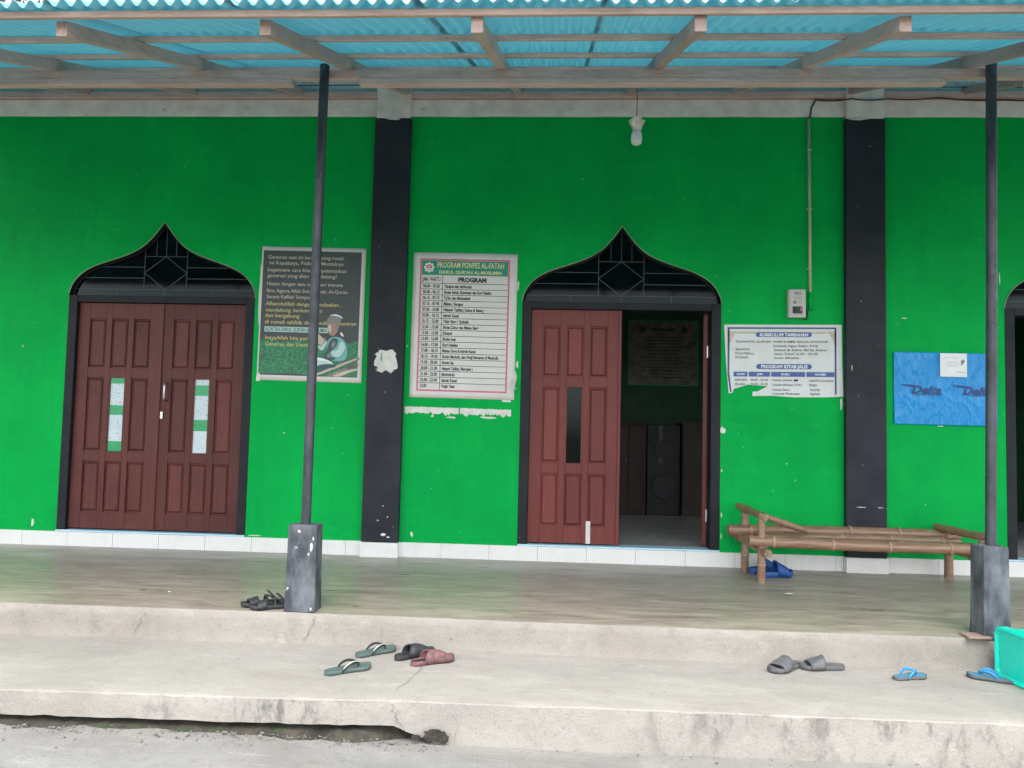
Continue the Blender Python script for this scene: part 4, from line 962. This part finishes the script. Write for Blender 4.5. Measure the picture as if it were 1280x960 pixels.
pole('leg', (3.103, -.15, 0), (3.103, -.15, .335), .034, 9, .5); pole('leg', (3.13, -.60, 0), (3.13, -.60, .36), .034, 10, .5)
pole('arm_rail', (1.500, -.08, .505), (1.56, -.635, .478), .030, 11, .3); pole('arm_rail', (3.045, -.08, .385), (3.135, -.66, .378), .031, 12, .3)
pole('brace', (1.575, -.57, .475), (1.955, -.36, .352), .026, 13, .5)
pole('cross_rail', (1.565, -.70, .222), (1.485, -.08, .265), .031, 14, .4); pole('cross_rail', (3.06, -.08, .235), (3.14, -.70, .215), .031, 15, .4)
rows = [Vector((1.545+.036*math.cos(a), -.63+.03*math.sin(a)*.9, .235+.006*a)) for a in [k*.5 for k in range(20)]]
obj('lashing', MB().tube(rows, .004, 6), M['bamboo_end'], T, smooth=True)

# ============================================================ FOOTWEAR
HW = [(0, .10), (.02, .35), (.06, .55), (.12, .68), (.25, .74), (.42, .72), (.58, .84), (.72, .98), (.82, 1.0), (.90, .86), (.96, .58), (.985, .36), (1, .12)]
def sole_mesh(L, hw, th, dish=.25):
    mb = MB(); rows = []
    for i in range(25):
        t = i/24; t = .5-.5*math.cos(math.pi*t); w_ = hw*interp(HW, t); x = (t-.5)*L; lift = .35*th*max(0, (t-.8)/.2)**2
        sec = [(-.82, 0), (-1, .34), (-1, .75), (-.93, 1.0), (-.7, 1-dish*.5), (0, 1-dish), (.7, 1-dish*.5), (.93, 1.0), (1, .75), (1, .34), (.82, 0)]
        rows.append([(x, w_*a+.006*math.sin(t*3), th*b+lift) for a, b in sec])
    n = len(mb.v); k = 11; mb.grid(rows, close=True); mb.f += [tuple(range(n+k-1, n-1, -1)), tuple(range(n+24*k, n+25*k))]; mb.m += [0, 0]
    return mb
def hwat(t, hw): return hw*interp(HW, t)
def footwear(name, label, kind, x, y, z, toe, sole, strap, L=.25, hw=.046, th=.02, group=None, flip=1, extra=None):
    T = thing(name, label, 'sandal', (x, y, z+.001), R(toe), group)
    so = obj('sole', sole_mesh(L, hw, th), M[sole], T, local=True); smooth_shade(so, 60)
    if strap == 'rubber_blue': obj('footbed', MB().grid([[((t-.5)*L*.95, s_*hwat(t, hw)*.86+.006*math.sin(t*3), th*.97+.35*th*max(0, (t-.8)/.2)**2) for s_ in (-1, -.4, .4, 1)] for t in [k/20 for k in range(21)]]), M['rubber_blue_worn'], T, local=True, recalc=False, smooth=True)
    if kind == 'flipflop':
        px = .24*L
        post = Vector((px, .004*flip, th*.8))
        for s in (-1, 1):
            end = Vector((-.17*L, s*hwat(.35, hw)*.98, th*.75)); rows = []
            for i in range(9):
                t = i/8; p = post.lerp(end, t); p.z = th*.85+.030*math.sin(math.pi*min(1, t*.86+.14))**.8; p.y += s*.014*math.sin(math.pi*t)
                wv = lerp(.004, .009, t)*(1.35 if strap == 'rubber_blue' else 1); rows.append([p+Vector((-wv*.3, 0, -wv)), p+Vector((0, s*.003, 0)), p+Vector((wv*.3, 0, wv))])
            o = obj('strap', MB().grid(rows), M[strap], T, local=True, smooth=True, recalc=False); m = o.modifiers.new('thick', 'SOLIDIFY'); m.thickness = .005; m.offset = 0
            if extra and s == -flip:
                e = obj('strap_piping', MB().tube([r_[2]+Vector((0, s*.002, .0)) for r_ in rows], .0022, 5), M[extra], o, local=True, smooth=True)
        obj('toe_post', MB().tube([post-Vector((0, 0, th*.3)), post+Vector((0, 0, .022))], .004, 8), M[strap], T, local=True)
    else:
        t0, t1, H = {'slide': (.48, .80, .056 if hw < .053 else .10), 'clog': (.42, 1.0, .058), 'sandal': (.60, .82, .045)}[kind]
        rows = []
        n = 7 if kind != 'clog' else 14
        for i in range(n):
            t = lerp(t0, t1, i/(n-1)); w_ = hwat(t, hw)*1.02+.002; xx = (t-.5)*L
            Hh = H*(1-.35*(t-t0)/(t1-t0)) if kind != 'clog' else H*max(.12, (1-((t-t0)/(t1-t0))**2.2))
            sl = .014*(.5-i/(n-1)) if kind == 'slide' else 0
            rows.append([(xx-.03*abs(math.cos(a))*(1 if kind == 'clog' and i == 0 else 0), w_*math.copysign(abs(math.cos(a))**.75, math.cos(a))+.006*math.sin(t*3), th*.35+max(0, Hh+sl)*abs(math.sin(a))**.7) for a in [math.pi*k/12 for k in range(13)]])
        o = obj('upper', MB().grid(rows), M[strap], T, local=True, smooth=True, recalc=True); m = o.modifiers.new('thick', 'SOLIDIFY'); m.thickness = .007 if kind != 'clog' else .005; m.offset = 0
        if kind == 'clog':
            rim = [Vector(p)+Vector((-.001, 0, 0)) for p in rows[0]]; obj('upper_rim', MB().tube(rim, .0045, 6), M[sole], o, local=True, smooth=True)
            obj('insole', sole_mesh(L*.93, hw*.88, .004).__class__() if False else MB().grid([[((t-.5)*L*.93, s_*hwat(t, hw)*.8+.006*math.sin(t*3), th*.86) for s_ in (-1, 0, 1)] for t in [k/16 for k in range(17)]]), M['rubber_black'], T, local=True, recalc=False)
        if kind == 'slide':
            for f in (.3, .5, .7):
                i = int(f*(n-1)); rib = [Vector(p)*1.0+Vector((0, 0, .003)) for p in rows[i][3:10]]; obj('strap_rib', MB().tube(rib, .0025, 5), M[strap], o, local=True, smooth=True)
        if kind == 'sandal':
            for t, Hh, tilt in ((.40, .05, .0), (.12, .075, .06)):
                w_ = hwat(max(t, .2), hw)*1.02; pts = [((t-.5)*L+tilt*math.sin(a), w_*math.cos(a), th*.5+Hh*math.sin(a)**.8) for a in [math.pi*k/12 for k in range(13)]]
                rws = [[(p[0]-.007, p[1], p[2]) for p in pts], [(p[0]+.007, p[1], p[2]) for p in pts]]
                o = obj('strap', MB().grid(rws), M[strap], T, local=True, smooth=True, recalc=False); m = o.modifiers.new('thick', 'SOLIDIFY'); m.thickness = .004
            pts = [((k/8*.32-.36+.36*0)*L, hwat(.3, hw)*1.0, th*.5+.05*math.sin(math.pi*k/8*.6)) for k in range(9)]
            obj('side_strap', MB().tube(pts, .005, 6), M[strap], T, local=True, smooth=True)
    return T
footwear('flip_flop', 'grey green flip flop, the nearer of its pair on the lower step', 'flipflop', -1.025, -2.462, ZS, 38, 'rubber_green', 'rubber_black', .25, .047, .022, 'grey green flip flops', 1, 'rubber_white')
footwear('flip_flop', 'grey green flip flop, the one closer to the veranda riser', 'flipflop', -.955, -2.14, ZS, 44, 'rubber_green', 'rubber_black', .25, .047, .022, 'grey green flip flops', 1, 'rubber_white')
footwear('clog', 'dusty pink clog slipper beside a black one on the lower step', 'clog', -.622, -2.262, ZS, 34, 'rubber_pink', 'rubber_pink', .25, .049, .026, 'clog slippers')
footwear('clog', 'black clog slipper half hidden behind the pink one', 'clog', -.735, -2.165, ZS, 44, 'rubber_black', 'rubber_black', .25, .049, .026, 'clog slippers')
footwear('slide_sandal', 'dark grey slide sandal with its open toe towards the street', 'slide', 1.265, -2.125, ZS, 220, 'rubber_grey', 'rubber_grey', .25, .050, .026, 'grey slides')
footwear('slide_sandal', 'dark grey slide sandal seen side on, right one of its pair', 'slide', 1.47, -2.09, ZS, 184, 'rubber_grey', 'rubber_grey', .25, .050, .026, 'grey slides')
footwear('flip_flop', 'small blue and grey flip flop lying alone on the lower step', 'flipflop', 1.885, -2.20, ZS, 20, 'rubber_grey', 'rubber_blue', .20, .042, .016, 'blue flip flops')
footwear('flip_flop', 'blue and grey flip flop half under the turquoise tub', 'flipflop', 2.315, -2.165, ZS, 152, 'rubber_grey', 'rubber_blue', .22, .042, .018, 'blue flip flops')
footwear('strap_sandal', 'black strappy sandal by the left pedestal, the outer of its pair', 'sandal', -1.715, -1.86, 0, 214, 'rubber_black', 'rubber_black', .24, .046, .024, 'black sandals')
footwear('strap_sandal', 'black strappy sandal touching the left pedestal', 'sandal', -1.635, -1.925, 0, 205, 'rubber_black', 'rubber_black', .24, .046, .024, 'black sandals')
footwear('slipper', 'royal blue slipper under the bench, nearer one', 'slide', 1.715, -.36, 0, 14, 'rubber_navy', 'rubber_navy', .27, .062, .042, 'royal blue slippers')
footwear('slipper', 'royal blue slipper under the bench, one behind it against the plinth', 'slide', 1.665, -.185, 0, 30, 'rubber_navy', 'rubber_navy', .27, .062, .042, 'royal blue slippers')

# ============================================================ TUB, LITTER, TREE
T = thing('plastic_tub', 'turquoise plastic tub lying on its side at the right end of the step', 'tub', (2.6, -2.45, ZS))
def rrect(hu, hv, r, n=6):
    pts = []
    for cx_, cy_, a0 in ((hu-r, hv-r, 0), (-hu+r, hv-r, 90), (-hu+r, -hv+r, 180), (hu-r, -hv+r, 270)):
        for k in range(n+1): a = R(a0+90*k/n); pts.append((cx_+r*math.cos(a), cy_+r*math.sin(a)))
    return pts
TA = Vector((2.375, -2.085, ZS)); ta = R(-84); ud = Vector((math.cos(ta), math.sin(ta), 0)); nd = Vector((-math.sin(ta), math.cos(ta), 0))   # ud runs towards the street, nd away from the camera side
def tp(u, v, d): return TA+ud*(u+.31)+Vector((0, 0, v+.135))+nd*d
mb = MB(); rows = []
for hu, hv, r, d in ((.285, .11, .03, .012), (.29, .115, .035, .004), (.30, .125, .04, .0), (.31, .135, .045, .006), (.31, .135, .045, .05)): rows.append([tp(a, b, d) for a, b in rrect(hu, hv, r)])
body = MB().grid(rows, close=True); n = len(rows[0]); body.f.append(tuple(range(n))); body.m.append(0)
rows = [[tp(a, b, d) for a, b in rrect(hu, hv, .05)] for hu, hv, d in ((.302, .128, .05), (.295, .120, .30))]
body.grid(rows, close=True); k = len(body.v)-n; body.f.append(tuple(range(k, k+n))); body.m.append(0)
o = obj('body', body, M['tub'], T); smooth_shade(o, 40)
obj('handle', MB().box(2.0, 2.01, 0, .01, 0, .01) if False else MB().tube([tp(-.06, .137, .10), tp(-.06, .16, .10), tp(.06, .16, .10), tp(.06, .137, .10)], .007, 8), M['tub'], T, smooth=True)
def scrap(label, x, y, z, s, seed, mat='scrap'):
    rr = random.Random(seed); mb = MB(); pts = [(x+s*(.6+.5*rr.random())*math.cos(k*1.05), y+s*(.6+.5*rr.random())*.7*math.sin(k*1.05), z+.002+.35*s*rr.random()) for k in range(6)]
    c_ = (x, y, z+.3*s)
    for k in range(6): mb.quad([pts[k], pts[(k+1) % 6], c_])
    o = obj('litter_scrap', mb, M[mat]); m = o.modifiers.new('thick', 'SOLIDIFY'); m.thickness = .001
    tag(o, label, 'litter')
scrap('crumpled white scrap on the veranda floor in front of the bench', 1.613, -1.03, 0, .045, 1)
scrap('pale wood chip on the veranda floor right of the left pedestal', -1.17, -1.80, 0, .022, 2, 'bamboo_end')
scrap('pale chip on the veranda floor in front of the shut doors', -2.60, -1.58, 0, .03, 3, 'bamboo_end')
scrap('tiny white chip on the veranda floor near the shut doors', -2.40, -1.62, 0, .018, 4)
# tree behind the building, its crown just over the eave at the upper left
T = thing('broadleaf_tree', 'leafy tree behind the building, showing over the roof edge at upper left', 'tree', (-18.5, 17, ZG))
rr = random.Random(11)
trunk = [(-18.5, 17, ZG), (-18.3, 17.05, 4), (-18.45, 16.9, 8), (-18.2, 17, 11.5), (-18.4, 17, 14.5)]
tr_o = obj('trunk', MB().tube(trunk, [.32, .26, .2, .13, .05], 10), M['bark'], T, smooth=True)
tips = []
for k in range(16):
    a = k*2.4; h = 7+k*.5; base = Vector((-18.3, 17, h)); L_ = 3.4-.08*k; tip = base+Vector((math.cos(a)*L_, math.sin(a)*L_, 1.6+.1*k)); mid = base.lerp(tip, .5)+Vector((0, 0, .25))
    obj('limb', MB().tube([base, mid, tip], [.10, .06, .02], 7), M['bark'], tr_o, smooth=True); tips += [mid, tip, base.lerp(tip, .75)]
mb = MB()
for p in tips:
    for q in range(70):
        d = Vector((rr.gauss(0, .55), rr.gauss(0, .55), rr.gauss(0, .42))); c_ = p+d; s = rr.uniform(.06, .13)
        a = Vector((rr.uniform(-1, 1), rr.uniform(-1, 1), rr.uniform(-.5, .5))).normalized(); b = a.cross(Vector((rr.uniform(-1, 1), rr.uniform(-1, 1), rr.uniform(-1, 1)))).normalized()
        mb.quad([c_-a*s, c_+b*s*.45, c_+a*s, c_-b*s*.45])
o = obj('crown', mb, M['leaf'], T, recalc=False)
